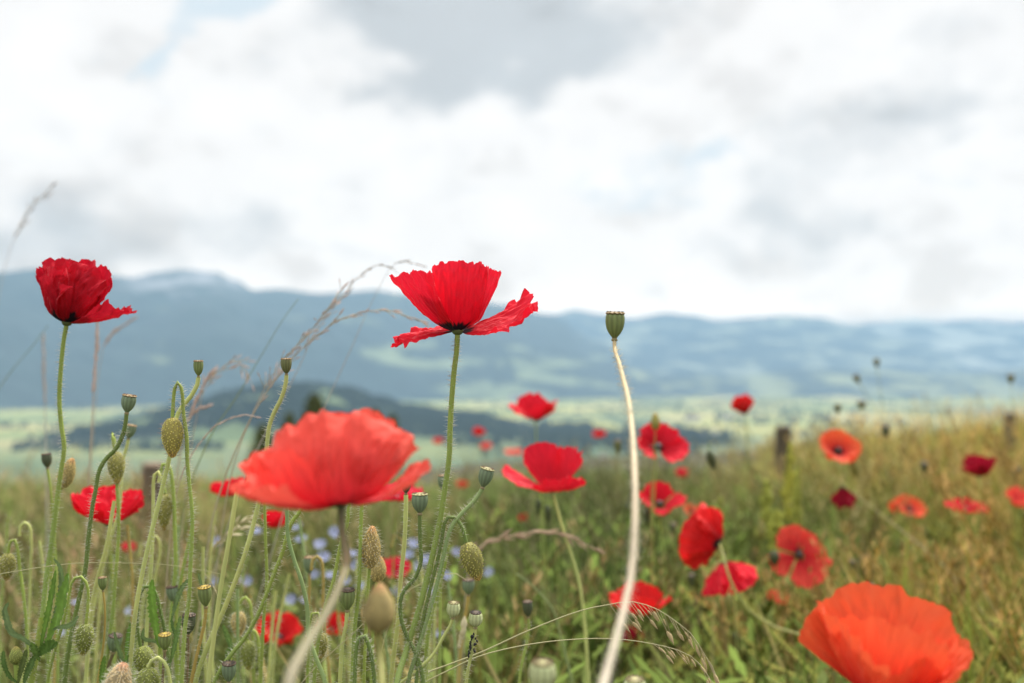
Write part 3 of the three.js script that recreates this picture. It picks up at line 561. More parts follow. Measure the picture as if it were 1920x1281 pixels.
far('dark red bowl poppy behind the crossing green stems on the left', [205, 984], [[205, 1010], [208, 1060], [212, 1120]], 90, 0.80, 'crimson', 'cup', [-0.05, 1, 0.05], { w: 5, heart: false, petals: [
  { az: 130, L: 1.0, A: 46, open0: 66, open1: 24, curl: 0.6, cup: 0.7, seed: 2.2, spot: 0.16, crinkle: 0.6 }, { az: 45, L: 1.0, A: 48, open0: 74, open1: 38, curl: 0.6, cup: 0.7, seed: 5.1, spot: 0.16, crinkle: 0.6 }, { az: 230, L: 1, A: 56, open0: 60, open1: 12, cup: 0.7, seed: 8.8, spot: 0.16 }, { az: 320, L: 0.9, A: 50, open0: 60, open1: 24, cup: 0.7, seed: 9.1, spot: 0.16 }] });
far('red poppy held above the valley woods, right of the centre stem', [1004, 790], [[1005, 805], [1006, 850], [1012, 900]], 60, 1.38, 'crimson', 'cup', [0, 1, 0.1], { w: 4, petals: [
  { az: 190, L: 0.95, A: 36, open0: 62, open1: 52, cup: 0.6, seed: 3, spot: 0.18, crinkle: 0.6 }, { az: 250, L: 0.95, A: 46, open0: 40, open1: 6, cup: 0.8, seed: 7, spot: 0.15, crinkle: 0.6 }, { az: 60, L: 0.86, A: 46, open0: 58, open1: 28, cup: 0.8, seed: 12, spot: 0.2, crinkle: 0.6 }, { az: 15, L: 0.92, A: 44, open0: 54, open1: 28, cup: 0.8, seed: 16, spot: 0.2, crinkle: 0.6 }] });
far('wide open red poppy with a dark eye, below the small upper poppy', [1036, 922], [[1040, 937], [1048, 968], [1062, 1014], [1088, 1105]], 84, 0.95, 'crimson', 'open', [-0.03, 1, 0.02], { w: 6, hue: 'pale', petals: [
  { az: 244, L: 1.22, A: 30, bw: 0.1, open0: 66, open1: 0, curl: 0.6, cup: 0.5, seed: 3.4, spot: 0.12, crinkle: 0.4, rag: 0.3, round: 1.5 }, { az: 178, L: 1.20, A: 24, bw: 0.08, open0: 70, open1: 62, cup: 0.6, seed: 8.2, spot: 0.1, crinkle: 0.5, rag: 0.3, round: 1.3, roll: 14 }, { az: 318, L: 1.16, A: 28, bw: 0.1, open0: 66, open1: 14, curl: 0.6, cup: 0.6, seed: 13.9, spot: 0.1, crinkle: 0.9 }, { az: 72, L: 0.78, A: 46, bw: 0.26, open0: 96, open1: 36, curl: 0.6, cup: 0.35, seed: 19.4, spot: 0.1, crinkle: 0.9, rag: 0.6 }] });
far('red poppy behind the slim green bud, right of the pale blurred stem', [1232, 842], [[1230, 870], [1226, 930], [1224, 990]], 58, 1.25, 'crimson', 'open', [0.15, 0.72, 0.68], { w: 4.2, petals: [
  { az: 12, L: 1.02, A: 52, open0: 74, open1: 60, cup: 0.5, seed: 1.4, spot: 0.14, crinkle: 0.6 }, { az: 300, L: 0.88, A: 46, open0: 70, open1: 44, cup: 0.4, seed: 5.9, spot: 0.12 }, { az: 232, L: 0.85, A: 46, open0: 66, open1: 40, cup: 0.6, seed: 9.9, spot: 0.12 }, { az: 150, L: 0.8, A: 52, open0: 76, open1: 58, cup: 0.5, seed: 14.9, spot: 0.14 }] });
far('red poppy crossed by thin stems, directly under the one behind the slim bud', [1236, 950], [[1238, 980], [1244, 1040]], 54, 1.3, 'crimson', 'open', [0.05, 1, 0.35], { w: 4, petals: [
  { az: 8, L: 0.95, A: 44, open0: 72, open1: 52, cup: 0.7, seed: 2.4, spot: 0.14 }, { az: 172, L: 0.9, A: 44, open0: 70, open1: 44, cup: 0.7, seed: 6.9, spot: 0.14 }, { az: 265, L: 0.9, A: 50, open0: 60, open1: 18, cup: 0.7, seed: 11.9, spot: 0.12 }, { az: 92, L: 0.6, A: 50, open0: 84, open1: 80, cup: 0.5, seed: 15.9, spot: 0.2 }] });
far('domed red poppy seen from behind, black base at its curved stem', [1349, 1021], [[1356, 1040, 1.08], [1368, 1085, 1.06], [1400, 1140, 1.06], [1450, 1175, 1.06], [1512, 1196, 1.06], [1560, 1240, 1.05]], 88, 1.12, 'scarlet', 'cup', [-0.80, 0.34, -0.48], { w: 5.2, hue: 'olive', heart: false, petals: [
  { az: 90, L: 0.95, A: 70, open0: 82, open1: 14, curl: 0.6, cup: 0.7, seed: 1.8, spot: 0.17, crinkle: 0.7, rag: 0.5 }, { az: 190, L: 0.9, A: 66, open0: 80, open1: 14, curl: 0.6, cup: 0.7, seed: 6.8, spot: 0.17, crinkle: 0.7 }, { az: 275, L: 0.9, A: 66, open0: 80, open1: 16, curl: 0.6, cup: 0.7, seed: 11.8, spot: 0.17 }, { az: 0, L: 0.95, A: 66, open0: 80, open1: 14, curl: 0.6, cup: 0.7, seed: 15.8, spot: 0.17, crinkle: 0.7 }] });
far('dark red nodding poppy hanging just under the domed one', [1357, 1053], [[1350, 1047], [1342, 1060], [1338, 1110], [1336, 1180]], 74, 1.2, 'crimson', 'cup', [0.30, -0.78, 0.12], { w: 4, hue: 'pale', heart: false, petals: [
  { az: 90, L: 1.0, A: 58, open0: 70, open1: 20, curl: 0.6, cup: 0.7, seed: 2.8, spot: 0.12, crinkle: 0.7, rag: 0.5 }, { az: 170, L: 0.9, A: 56, open0: 70, open1: 14, curl: 0.6, cup: 0.7, seed: 7.8, spot: 0.1 }, { az: 270, L: 0.95, A: 60, open0: 60, open1: 20, curl: 0.6, cup: 0.7, seed: 13.8, spot: 0.1 }, { az: 15, L: 1.0, A: 56, open0: 74, open1: 34, curl: 0.6, cup: 0.7, seed: 17.8, spot: 0.1, crinkle: 0.7 }] });
far('coral poppy with a round black eye, turned to the viewer', [1496, 1041], [[1498, 1060, 1.33], [1500, 1110, 1.34], [1506, 1180, 1.34]], 58, 1.3, 'tomato', 'open', [0.05, 0.42, 0.90], { w: 4, petals: [
  { az: 240, L: 0.95, A: 52, open0: 80, open1: 66, cup: 0.5, seed: 2.1, spot: 0.1 }, { az: 330, L: 0.85, A: 52, open0: 82, open1: 72, cup: 0.4, seed: 6.1, spot: 0.1 }, { az: 50, L: 1.08, A: 62, open0: 84, open1: 76, cup: 0.3, seed: 10.1, spot: 0.1 }, { az: 150, L: 1.02, A: 34, open0: 84, open1: 82, cup: 0.3, seed: 14.1, spot: 0.1 }] });
far('bright red bowl poppy half behind the pale blurred stem near the bottom', [1198, 1152], [[1198, 1175], [1202, 1230], [1205, 1290]], 70, 1.12, 'scarlet', 'cup', [0.10, 1, 0.10], { w: 5, heart: false, petals: [
  { az: 110, L: 0.95, A: 56, open0: 80, open1: 20, curl: 0.5, cup: 0.7, seed: 3.1, spot: 0.1, rag: 0.5, crinkle: 0.6 }, { az: 30, L: 1.0, A: 46, open0: 76, open1: 36, curl: 0.6, cup: 0.7, seed: 7.1, spot: 0.1, rag: 0.5, crinkle: 0.6 }, { az: 190, L: 0.9, A: 50, open0: 80, open1: 40, cup: 0.7, seed: 11.1, spot: 0.1 }, { az: 280, L: 1.0, A: 56, open0: 70, open1: 16, cup: 0.7, seed: 16.1, spot: 0.1 }] });
far('orange saucer poppy in front of the meadow skyline, right of the fence post', [1571, 848], [[1570, 875], [1566, 930], [1560, 1000]], 44, 1.62, 'orange', 'bowl', [0.0, 0.80, 0.60], { w: 4, petals: [
  { az: 268, L: 1.0, A: 66, open0: 74, open1: 34, cup: 0.7, seed: 3.9, spot: 0.2, rag: 0.4 }, { az: 8, L: 0.98, A: 64, open0: 76, open1: 44, cup: 0.7, seed: 8.9, spot: 0.2, rag: 0.4 }, { az: 176, L: 0.98, A: 64, open0: 76, open1: 44, cup: 0.7, seed: 12.9, spot: 0.2, rag: 0.4 }, { az: 92, L: 0.98, A: 66, open0: 80, open1: 62, cup: 0.6, seed: 17.9, spot: 0.2, rag: 0.4 }] });
far('wine-red half closed poppy in the dry grass on the far right', [1836, 894], [[1838, 915], [1836, 960], [1830, 1010]], 48, 1.55, 'wine', 'cup', [0.05, 1, 0.05], { w: 3.6, heart: false, petals: [
  { az: 165, L: 0.7, A: 46, open0: 66, open1: 56, cup: 0.8, seed: 3.3, spot: 0.1 }, { az: 60, L: 0.95, A: 50, open0: 62, open1: 8, curl: 0.5, cup: 0.9, seed: 8.3, spot: 0.2 }, { az: 120, L: 0.7, A: 50, open0: 70, open1: 24, curl: 0.5, cup: 0.9, seed: 12.3, spot: 0.2 }, { az: 280, L: 0.95, A: 50, open0: 50, open1: 6, cup: 0.9, seed: 16.3, spot: 0.1 }] });
far('red spread poppy below the wine-red one', [1812, 960], [[1812, 980], [1808, 1020]], 38, 1.9, 'crimson', 'open', [0, 1, 0.12]);
far('small orange poppy deep in the dry grass, left of the spread red one', [1704, 956], [[1704, 975], [1700, 1010]], 32, 2.1, 'orange', 'open', [0.1, 0.8, 0.6]);
far('orange scrap of a poppy, low beside the small orange one', [1684, 956], [[1684, 975], [1680, 1010]], 20, 2.15, 'orange', 'bowl', [-0.4, 0.8, 0.4]);
far('red poppy cut by the right edge of the view', [1912, 948], [[1912, 970], [1908, 1010]], 36, 1.8, 'coral', 'bowl', [0.1, 0.9, 0.5]);
far('small closed red poppy alone against the pale plain', [1398, 778], [[1400, 800], [1402, 850], [1400, 900]], 37, 1.9, 'scarlet', 'shut', [-0.28, 1, 0], { w: 3.4, heart: false });
far('wine-red poppy bud just opened, under the two arching grass stalks', [1186, 1216], [[1188, 1240], [1190, 1290]], 42, 1.25, 'wine', 'shut', [-0.05, 1, 0.1], { heart: false });
far('blurred red poppy low on the left among stems, with a hanging petal', [522, 1200], [[520, 1225], [518, 1290]], 50, 1.22, 'scarlet', 'bowl', [0.2, 0.9, 0.4]);
far('blurred red poppy behind the pale straight blade, right of the hanging one', [622, 1186], [[624, 1210], [628, 1290]], 38, 1.3, 'scarlet', 'bowl', [0.15, 0.9, 0.3]);
far('dark red poppy showing past the left tip of the coral poppy', [434, 930], [[436, 960], [438, 1020]], 42, 1.1, 'crimson', 'bowl', [-0.2, 1, 0.1]);
far('dark red poppy peeking out under the coral poppy', [514, 990], [[514, 1010], [512, 1070]], 34, 1.12, 'crimson', 'cup', [0.1, 1, 0.2], { heart: false });
far('rose red poppy half hidden behind the right side of the coral poppy', [742, 938], [[742, 960], [738, 1030]], 52, 1.0, 'rose', 'open', [0, 1, 0.15]);
far('rosy poppy behind the two upright tan buds', [742, 1080], [[744, 1105], [746, 1170]], 36, 1.25, 'rose', 'bowl', [0.1, 1, 0.4]);
far('small pinkish poppy under the dark red bowl poppy on the left', [241, 1036], [[241, 1055], [240, 1100]], 20, 1.5, 'rose', 'cup', [0, 1, 0.1]);
far('little red poppy petals under the coral one with the black eye', [1455, 1130], [[1456, 1150], [1456, 1190]], 26, 1.35, 'coral', 'bowl', [0.2, 1, 0.3]);
far('wilting dark red poppy hanging limp under the orange saucer', [1580, 912], [[1577, 904], [1570, 914], [1566, 980]], 40, 1.6, 'wine', 'shut', [0.05, -1, 0.05], { heart: false });
far('upper of two tiny red poppies left of the small upper poppy', [898, 818], [[898, 840], [897, 880]], 17, 3.6, 'scarlet', 'cup', [0, 1, 0.2]);
far('lower of two tiny red poppies left of the small upper poppy', [912, 842], [[912, 860], [911, 900]], 14, 3.9, 'coral', 'bowl', [0, 1, 0.3]);
far('tiny red poppy touching the centre stem on its left', [822, 832], [[822, 850], [822, 900]], 14, 3.9, 'scarlet', 'bowl', [0, 1, 0.2]);
far('tiny flat red poppy beside the wide open one', [962, 852], [[962, 870], [962, 900]], 18, 3.4, 'coral', 'open', [0, 1, 0.25]);
far('tiny red poppy in the dark woods left of the pale blurred stem', [1122, 820], [[1122, 840], [1122, 880]], 16, 3.7, 'scarlet', 'bowl', [0, 1, 0.3]);
far('tiny red poppy in the green field under the small houses', [1279, 896], [[1279, 915], [1279, 960]], 18, 3.0, 'rose', 'cup', [0, 1, 0.2]);
far('tiny red poppy at the right edge of the wide open one', [1078, 880], [[1078, 895], [1078, 930]], 14, 3.4, 'coral', 'bowl', [0, 1, 0.2]);
far('tiny red poppy to the right of the centre stem, over the jade seed head', [866, 914], [[866, 930], [866, 970]], 15, 3.0, 'scarlet', 'bowl', [0, 1, 0.2]);
far('tiny dark red poppy above the brown arching grass', [981, 978], [[981, 990], [981, 1020]], 15, 2.6, 'crimson', 'cup', [0, 1, 0.2]);
far('tiny orange poppy between the domed poppy and the yellow spikes', [1298, 962], [[1298, 980], [1298, 1010]], 20, 2.2, 'orange', 'open', [0.2, 0.9, 0.5]);
far('tiny red poppy deep in the grass below the brown arching stalk', [964, 1106], [[964, 1120], [964, 1160]], 14, 2.2, 'crimson', 'cup', [0, 1, 0.2]);
far('tiny pink poppy between the domed poppy and the bright red bowl', [1262, 1088], [[1262, 1104], [1262, 1150]], 16, 2.2, 'rose', 'cup', [0, 1, 0.2]);
far('tiny red poppy low in the grass below the hanging one', [518, 1262], [[518, 1276], [518, 1300]], 15, 1.9, 'scarlet', 'cup', [0, 1, 0.2]);

// ------------------------------------------------------------------ buds
const hang = (dx = 0) => [dx, -1, 0.05];
bud({ label: 'sharp warty bud hanging from a tight hairy hook, over the dark hill', d: 0.56, w: 39, h: 77, width: 7, hair: 1.1, darkHair: true, tone: 'gold', axis: hang(0.03),
  stem: [[323, 782], [325, 752], [328, 726], [335, 716], [341, 735], [344, 777], [350, 820], [351, 865], [355, 910], [360, 960], [360, 1000], [357, 1060], [354, 1126], [347, 1174], [340, 1285]] });
bud({ label: 'sharp warty bud leaning right from a hook beside the crossing stems', d: 0.56, w: 41, h: 76, width: 6.5, hair: 0.9, darkHair: true, tone: 'olive', axis: [0.34, -1, 0.02], hue: 'dark',
  stem: [[874, 1017], [866, 988], [854, 972], [842, 968], [833, 983], [829, 1010], [818, 1060], [803, 1120], [790, 1180], [780, 1285]] });
bud({ label: 'green bud hanging from a thin arch in the lower left corner', d: 0.57, w: 32, h: 60, width: 5.5, hair: 0.7, tone: 'green', axis: [-0.06, -1, 0.05], hue: 'fresh',
  stem: [[161, 1169], [165, 1130], [163, 1096], [150, 1081], [136, 1088], [131, 1108], [120, 1160], [100, 1230], [88, 1285]] });
bud({ label: 'dark bud at the left edge under its arched stem', d: 0.66, w: 29, h: 52, width: 6, hair: 0.6, tone: 'olive', axis: [-0.05, -1, 0], stem: [[15, 1037], [18, 1018], [25, 1010], [32, 1027], [37, 1068], [45, 1126], [50, 1190], [52, 1290]] });
bud({ label: 'tan bud tilted behind the tall left poppy stem', d: 0.68, w: 30, h: 62, width: 6, tone: 'tan', axis: [0.40, 1, 0.05], stem: [[114, 916], [110, 935], [104, 980], [96, 1060], [92, 1160], [90, 1290]] });
bud({ label: 'tan bud hanging behind the hairy stem, above the dark red bowl poppy', d: 0.66, w: 31, h: 62, width: 6.5, hair: 0.8, tone: 'olive', axis: [0.12, -1, 0.1], stem: [[216, 846], [212, 826], [211, 812], [214, 826], [217, 860], [219, 905], [221, 940], [222, 1006], [217, 1073], [212, 1140], [205, 1193], [196, 1290]] });
bud({ label: 'long olive bud hanging left of the curved hairy stem', d: 0.68, w: 27, h: 70, width: 7, hair: 0.7, tone: 'olive', axis: [0.0, -1, 0.05], stem: [[309, 925], [302, 890], [306, 870], [314, 870], [321, 890], [325, 928], [328, 1006], [329, 1060], [324, 1120], [318, 1200], [314, 1290]] });
bud({ label: 'upright brown felted bud right of the coral poppy stem', d: 0.57, w: 36, h: 82, width: 6, tone: 'tan', axis: [0.06, 1, 0.03], hair: 0.35, stem: [[693, 1067], [690, 1100], [687, 1166], [684, 1230], [682, 1290]], warts: 420 });
bud({ label: 'smaller tan bud just behind the upright brown one', d: 0.64, w: 30, h: 52, width: 6, tone: 'tan', axis: [0.1, 1, 0.1], stem: [[707, 1092], [704, 1120], [700, 1180], [696, 1290]] });
bud({ label: 'large blurred olive bud in front, bottom centre', d: 0.35, w: 62, h: 96, width: 13, hue: 'olive', tone: 'tan', axis: [0.04, 1, 0.05], stem: [[709, 1188], [711, 1215], [714, 1250, 0.345], [716, 1300, 0.335]], warts: 10 });
bud({ label: 'brown woolly bud at the bottom edge, lower left', d: 0.50, w: 46, h: 70, width: 7, tone: 'brown', axis: [0.30, 1, 0.1], stem: [[214, 1308], [208, 1330], [200, 1380]], warts: 420, hair: 0.4 });
bud({ label: 'pale green bud hanging at the foot of the dark arch, lower left', d: 0.585, w: 37, h: 62, width: 6.5, hair: 0.7, hue: 'dark', tone: 'green', axis: [0.35, -1, 0.1], stem: [[263, 1212], [257, 1166], [260, 1126], [268, 1103], [280, 1098], [292, 1113], [301, 1148], [309, 1185], [316, 1240], [320, 1300]] });
bud({ label: 'green bud under the pale arch at the bottom edge, lower left', d: 0.54, w: 40, h: 66, width: 7, hair: 0.9, tone: 'green', hue: 'pale', axis: [0.05, -1, 0.05], stem: [[277, 1251], [283, 1240], [296, 1233], [308, 1242], [314, 1254], [318, 1275], [320, 1320]] });
bud({ label: 'tan blurred bud between two pale stems, low left of the centre', d: 0.72, w: 28, h: 48, width: 6, tone: 'tan', axis: [0.0, -1, 0.05], stem: [[448, 1146], [451, 1128], [459, 1120], [468, 1130], [472, 1160], [474, 1210], [476, 1290]], hair: 0.3 });
bud({ label: 'green blurred bud below the tan one, low left of the centre', d: 0.70, w: 27, h: 56, width: 6, tone: 'green', axis: [0.05, -1, 0.05], stem: [[464, 1200], [466, 1186], [474, 1180], [482, 1192], [486, 1230], [488, 1290]], hair: 0.3 });
bud({ label: 'olive bud beside the blurred coral poppy stem at the bottom', d: 0.60, w: 25, h: 48, width: 5.5, tone: 'olive', axis: [0.03, -1, 0.05], stem: [[602, 1186], [600, 1160], [594, 1148], [586, 1150], [580, 1175], [578, 1220], [576, 1290]], hair: 0.6 });
const fbud = (label, p, w, h, d, tone, axis, stem, hue = 'fresh') => bud({ label, d, w, h, width: 2.6 / d, tone, axis, stem: [p, ...stem], hue });
fbud('dark tilted bud hanging from a thin hook over the green field', [1329, 844], 17, 38, 1.35, 'dark', [0.28, -1, 0], [[1327, 832], [1331, 828], [1330, 845], [1322, 900], [1318, 960]]);
fbud('left of a pair of dark buds hanging under the wide open poppy', [1010, 935], 12, 30, 1.3, 'dark', [0, -1, 0], [[1010, 925], [1013, 921], [1016, 935], [1020, 990], [1024, 1060]]);
fbud('right of a pair of dark buds hanging under the wide open poppy', [1027, 947], 13, 32, 1.32, 'dark', [0.05, -1, 0], [[1027, 936], [1031, 932], [1034, 946], [1040, 1000], [1046, 1070]]);
fbud('dark bud hanging below the crossed red poppy', [1213, 952], 13, 34, 1.3, 'dark', [0, -1, 0], [[1213, 942], [1216, 938], [1219, 950], [1222, 1010], [1224, 1090]]);
fbud('upright olive bud standing before the red poppy right of the pale stem', [1229, 807], 18, 34, 1.15, 'gold', [0, 1, 0], [[1228, 830], [1223, 880], [1221, 940], [1222, 1020]], 'olive');
fbud('upright bud with a pale tip between the domed poppy and the coral eye poppy', [1428, 1012], 17, 38, 1.5, 'olive', [0.0, 1, 0], [[1427, 1030], [1422, 1080], [1420, 1140]]);
fbud('dark green bud below the nodding dark red poppy', [1366, 1112], 17, 44, 1.15, 'olive', [0, -1, 0.05], [[1366, 1100], [1371, 1096], [1376, 1110], [1380, 1170], [1382, 1240]], 'pale');
fbud('dark bud at the left side of the coral poppy with the black eye', [1452, 1032], 20, 30, 1.28, 'dark', [0, -1, 0], [[1452, 1020], [1456, 1016], [1456, 1040], [1454, 1100], [1450, 1160]]);
fbud('dark bud in the green grass below the nodding poppy', [1380, 1186], 16, 30, 1.3, 'dark', [0, -1, 0], [[1380, 1176], [1384, 1172], [1387, 1190], [1390, 1240]]);
fbud('dark bud on a reddish hook above the big orange poppy', [1634, 1094], 17, 26, 1.2, 'dark', [0, -1, 0], [[1636, 1070], [1634, 1046], [1622, 1036], [1612, 1048], [1608, 1100], [1606, 1180]], 'brown');
fbud('olive bud hanging below the orange saucer poppy', [1601, 862], 19, 34, 1.6, 'olive', [0.1, -1, 0], [[1600, 854], [1596, 850], [1592, 866], [1588, 920], [1586, 990]]);
fbud('dark bud at the bottom edge left of the big orange poppy', [1522, 1262], 18, 40, 1.1, 'dark', [0, -1, 0], [[1522, 1246], [1519, 1220], [1512, 1230], [1508, 1300]], 'brown');

// ------------------------------------------------------------------ seed heads
seedHead({ label: 'jade seed head on a hairy bent stem, right of the coral poppy', d: 0.56, w: 30, h: 42, width: 7.5, hair: 1, hue: 'dark', tone: 'jade', lid: 'pale', axis: [0, 1, 0.03], stem: [[787, 966], [787, 985], [788, 1020], [789, 1055], [778, 1084], [762, 1102], [752, 1120], [752, 1160], [763, 1193], [778, 1222], [789, 1251], [794, 1290]] });
seedHead({ label: 'jade seed head tilted right on the long curving hairy stem', d: 0.56, w: 27, h: 42, width: 7.5, hair: 1.1, hue: 'blue', tone: 'jade', lid: 'pale', axis: [0.26, 1, 0.06], stem: [[904, 917], [899, 926], [887, 942], [867, 962], [850, 982], [839, 1008], [831, 1046], [818, 1100], [799, 1166], [783, 1220], [764, 1285]] });
seedHead({ label: 'seed head left of the coral poppy crest, against the dark hill', d: 0.57, w: 20, h: 33, width: 8, hair: 0.8, hue: 'pale', tone: 'olive', lid: 'tan', axis: [-0.02, 1, 0.05], stem: [[537, 704], [536, 717], [527, 748], [514, 773], [505, 798], [496, 880], [483, 950], [461, 1033], [437, 1100], [410, 1166], [386, 1220], [364, 1290]] });
seedHead({ label: 'seed head behind the sharp warty bud, on a slanting hairy stem', d: 0.575, w: 18, h: 33, width: 8, hair: 0.9, hue: 'pale', tone: 'green', lid: 'tan', axis: [0.0, 1, 0.05], stem: [[372, 708], [370, 720], [360, 740], [342, 762], [331, 782], [324, 820], [316, 865], [307, 902], [297, 945], [282, 1006], [266, 1078], [255, 1140], [247, 1206], [240, 1290]] });
seedHead({ label: 'pale jade seed head on the S-bent stem left of the warty bud', d: 0.585, w: 26, h: 38, width: 8, hair: 0.8, hue: 'dark', tone: 'jade', lid: 'tan', axis: [0.16, 1, 0.02], stem: [[237, 777], [236, 788], [230, 815], [217, 842], [197, 862], [185, 885], [179, 920], [174, 945], [166, 1006], [160, 1068], [152, 1105], [133, 1193], [120, 1290]] });
seedHead({ label: 'small soft seed head just right of the S-bent stem', d: 0.72, w: 20, h: 30, width: 6, tone: 'jade', lid: 'tan', hair: 0.3, hue: 'pale', axis: [0.22, 1, 0], stem: [[240, 825], [237, 840], [232, 856], [228, 900], [222, 960], [207, 1010], [190, 1073], [175, 1140], [160, 1290]] });
seedHead({ label: 'dark small seed head far left above the tan tilted bud', d: 0.74, w: 18, h: 30, width: 5, tone: 'dark', lid: 'brown', axis: [-0.1, 1, 0], stem: [[89, 880], [92, 900], [96, 930], [100, 980], [104, 1060], [108, 1290]] });
seedHead({ label: 'green seed head hidden behind the centre poppy stem', d: 0.70, w: 19, h: 32, width: 5, tone: 'jade', lid: 'tan', axis: [0, 1, 0], stem: [[830, 922], [829, 940], [828, 1000], [826, 1100], [824, 1290]] });
seedHead({ label: 'seed head on a straight hairy stem tucked under the coral petal tip', d: 0.60, w: 19, h: 32, width: 8, hair: 0.6, tone: 'dark', lid: 'brown', axis: [0, 1, 0], hue: 'pale', stem: [[761, 928], [761, 945], [758, 1020], [751, 1089], [746, 1166], [741, 1206], [732, 1290]] });
seedHead({ label: 'seed head with a golden lid and dark rays, lower left', d: 0.56, w: 24, h: 44, width: 6.5, hair: 0.25, tone: 'green', lid: 'gold', axis: [-0.06, 1, 0.12], hue: 'gold', darkRays: true, stem: [[386, 1141], [385, 1155], [383, 1170], [373, 1212], [360, 1270], [352, 1320]] });
seedHead({ label: 'small seed head with striped golden lid on a dry dark stub, lower left', d: 0.56, w: 23, h: 36, width: 5, tone: 'green', lid: 'gold', axis: [0.02, 1, 0.14], hue: 'brown', darkRays: true, stem: [[309, 1222], [308, 1235], [306, 1250], [304, 1300]] });
seedHead({ label: 'soft seed head tilted behind the leaves, left of the golden lid', d: 0.68, w: 22, h: 34, width: 5, tone: 'jade', lid: 'brown', axis: [-0.12, 1, 0.05], hue: 'fresh', stem: [[326, 1132], [329, 1145], [332, 1180], [334, 1290]] });
seedHead({ label: 'tiny seed head with a brown lid on a thin gold stalk, lower left', d: 0.59, w: 16, h: 29, width: 4, tone: 'green', lid: 'tan', axis: [-0.05, 1, 0.05], hue: 'gold', stem: [[193, 1110], [195, 1125], [197, 1153], [194, 1206], [184, 1273], [178, 1320]] });
seedHead({ label: 'grey green seed head with dark lid between the two thin stalks, lower left', d: 0.66, w: 26, h: 38, width: 6, tone: 'jade', lid: 'brown', axis: [0.15, 1, 0.1], hue: 'brown', darkRays: true, stem: [[212, 1226], [206, 1240], [196, 1262], [188, 1300]] });
seedHead({ label: 'withered dark seed head beside the hairy stem, lower left', d: 0.60, w: 25, h: 44, width: 4.5, tone: 'dark', lid: 'brown', axis: [0.06, 1, 0.05], hue: 'brown', darkRays: true, stem: [[352, 1194], [353, 1210], [352, 1240], [350, 1300]] });
seedHead({ label: 'seed head with dark rayed lid at the bottom edge, left of the centre', d: 0.55, w: 26, h: 42, width: 6, tone: 'jade', lid: 'brown', axis: [0.03, 1, 0.12], hue: 'fresh', darkRays: true, stem: [[429, 1282], [428, 1300], [426, 1340]] });
seedHead({ label: 'ribbed seed head with brown crown on a pale stem, bottom centre', d: 0.56, w: 27, h: 46, width: 7.5, hair: 0.7, tone: 'green', lid: 'brown', axis: [0.03, 1, 0.1], hue: 'pale', darkRays: true, stem: [[651, 1148], [650, 1160], [649, 1172], [642, 1206], [637, 1290]] });
seedHead({ label: 'soft blue green seed head among the small blue flowers', d: 0.76, w: 22, h: 36, width: 5.5, tone: 'jade', lid: 'tan', axis: [0, 1, 0], hue: 'gold', stem: [[580, 1079], [580, 1095], [578, 1150], [576, 1290]] });
seedHead({ label: 'pale round seed head on a slanting whitish stem, right of the crossing stems', d: 0.56, w: 25, h: 33, round: 1, width: 6, hair: 0.3, tone: 'pale', lid: 'pale', axis: [0.06, 1, 0.08], hue: 'pale', stem: [[849, 1161], [847, 1168], [831, 1195], [813, 1227], [791, 1249], [754, 1279], [730, 1296]] });
seedHead({ label: 'pale round seed head with dark dotted crown, aphids on its stem', d: 0.555, w: 26, h: 33, round: 1, width: 6, hair: 0.6, tone: 'pale', lid: 'brown', axis: [0.04, 1, 0.1], hue: 'pale', darkRays: true, stem: [[891, 1179], [890, 1190], [885, 1220], [877, 1260], [872, 1300]] });
seedHead({ label: 'soft grey seed head above the pale crowned one', d: 0.74, w: 23, h: 32, width: 6.5, tone: 'jade', lid: 'brown', axis: [0, 1, 0], hue: 'gold', stem: [[878, 1118], [876, 1135], [869, 1175], [862, 1230], [858, 1300]] });
seedHead({ label: 'small dark crowned seed head crossed by the lower grass arch', d: 0.72, w: 19, h: 34, width: 5.2, hair: 0.4, tone: 'dark', lid: 'brown', axis: [-0.04, 1, 0.06], hue: 'fresh', stem: [[990, 1160], [992, 1172], [988, 1205], [978, 1248], [972, 1300]] });
seedHead({ label: 'seed head with brown lid on the tall pale blurred stem', d: 0.54, w: 35, h: 56, width: 7, swell: 0.1, hair: 0.6, visible: 0.5, tone: 'green', lid: 'tan', axis: [0.03, 1, 0.05], hue: 'straw', stem: [[1152, 640, 0.535], [1153, 655, 0.525], [1160, 678, 0.50], [1168, 708, 0.465], [1177, 745, 0.43], [1185, 805, 0.395], [1190, 900, 0.36], [1190, 990, 0.34], [1184, 1073, 0.325], [1173, 1130, 0.315], [1158, 1190, 0.305], [1138, 1261, 0.295], [1124, 1320, 0.285]] });
seedHead({ label: 'blurred pale green seed head at the bottom edge right of the centre', d: 0.37, w: 50, h: 62, round: 1, width: 10, tone: 'pale', lid: 'pale', axis: [0, 1, 0.1], hue: 'pale', stem: [[1017, 1300], [1016, 1320], [1014, 1380]] });
seedHead({ label: 'top of a blurred pale seed head at the bottom edge by the pale stem', d: 0.42, w: 42, h: 50, round: 1, width: 9, tone: 'pale', lid: 'pale', axis: [0, 1, 0.1], hue: 'pale', stem: [[1190, 1320], [1189, 1335], [1186, 1380]] });
const fhead = (label, p, w, h, d, stem, tone = 'olive', hue = 'olive') => seedHead({ label, d, w, h, width: 2.4 / d, tone, lid: 'brown', stem: [p, ...stem], hue });
fhead('highest thin seed head over the right plain', [1645, 690], 11, 18, 2.2, [[1648, 715], [1653, 750], [1662, 800], [1675, 850], [1690, 930]]);
fhead('thin seed head leaning left of the highest one on the right', [1612, 719], 12, 18, 2.1, [[1620, 734], [1640, 765], [1664, 810], [1690, 880]]);
fhead('seed head at the right edge over the plain', [1896, 720], 13, 18, 2.2, [[1897, 740], [1898, 800], [1896, 880]]);
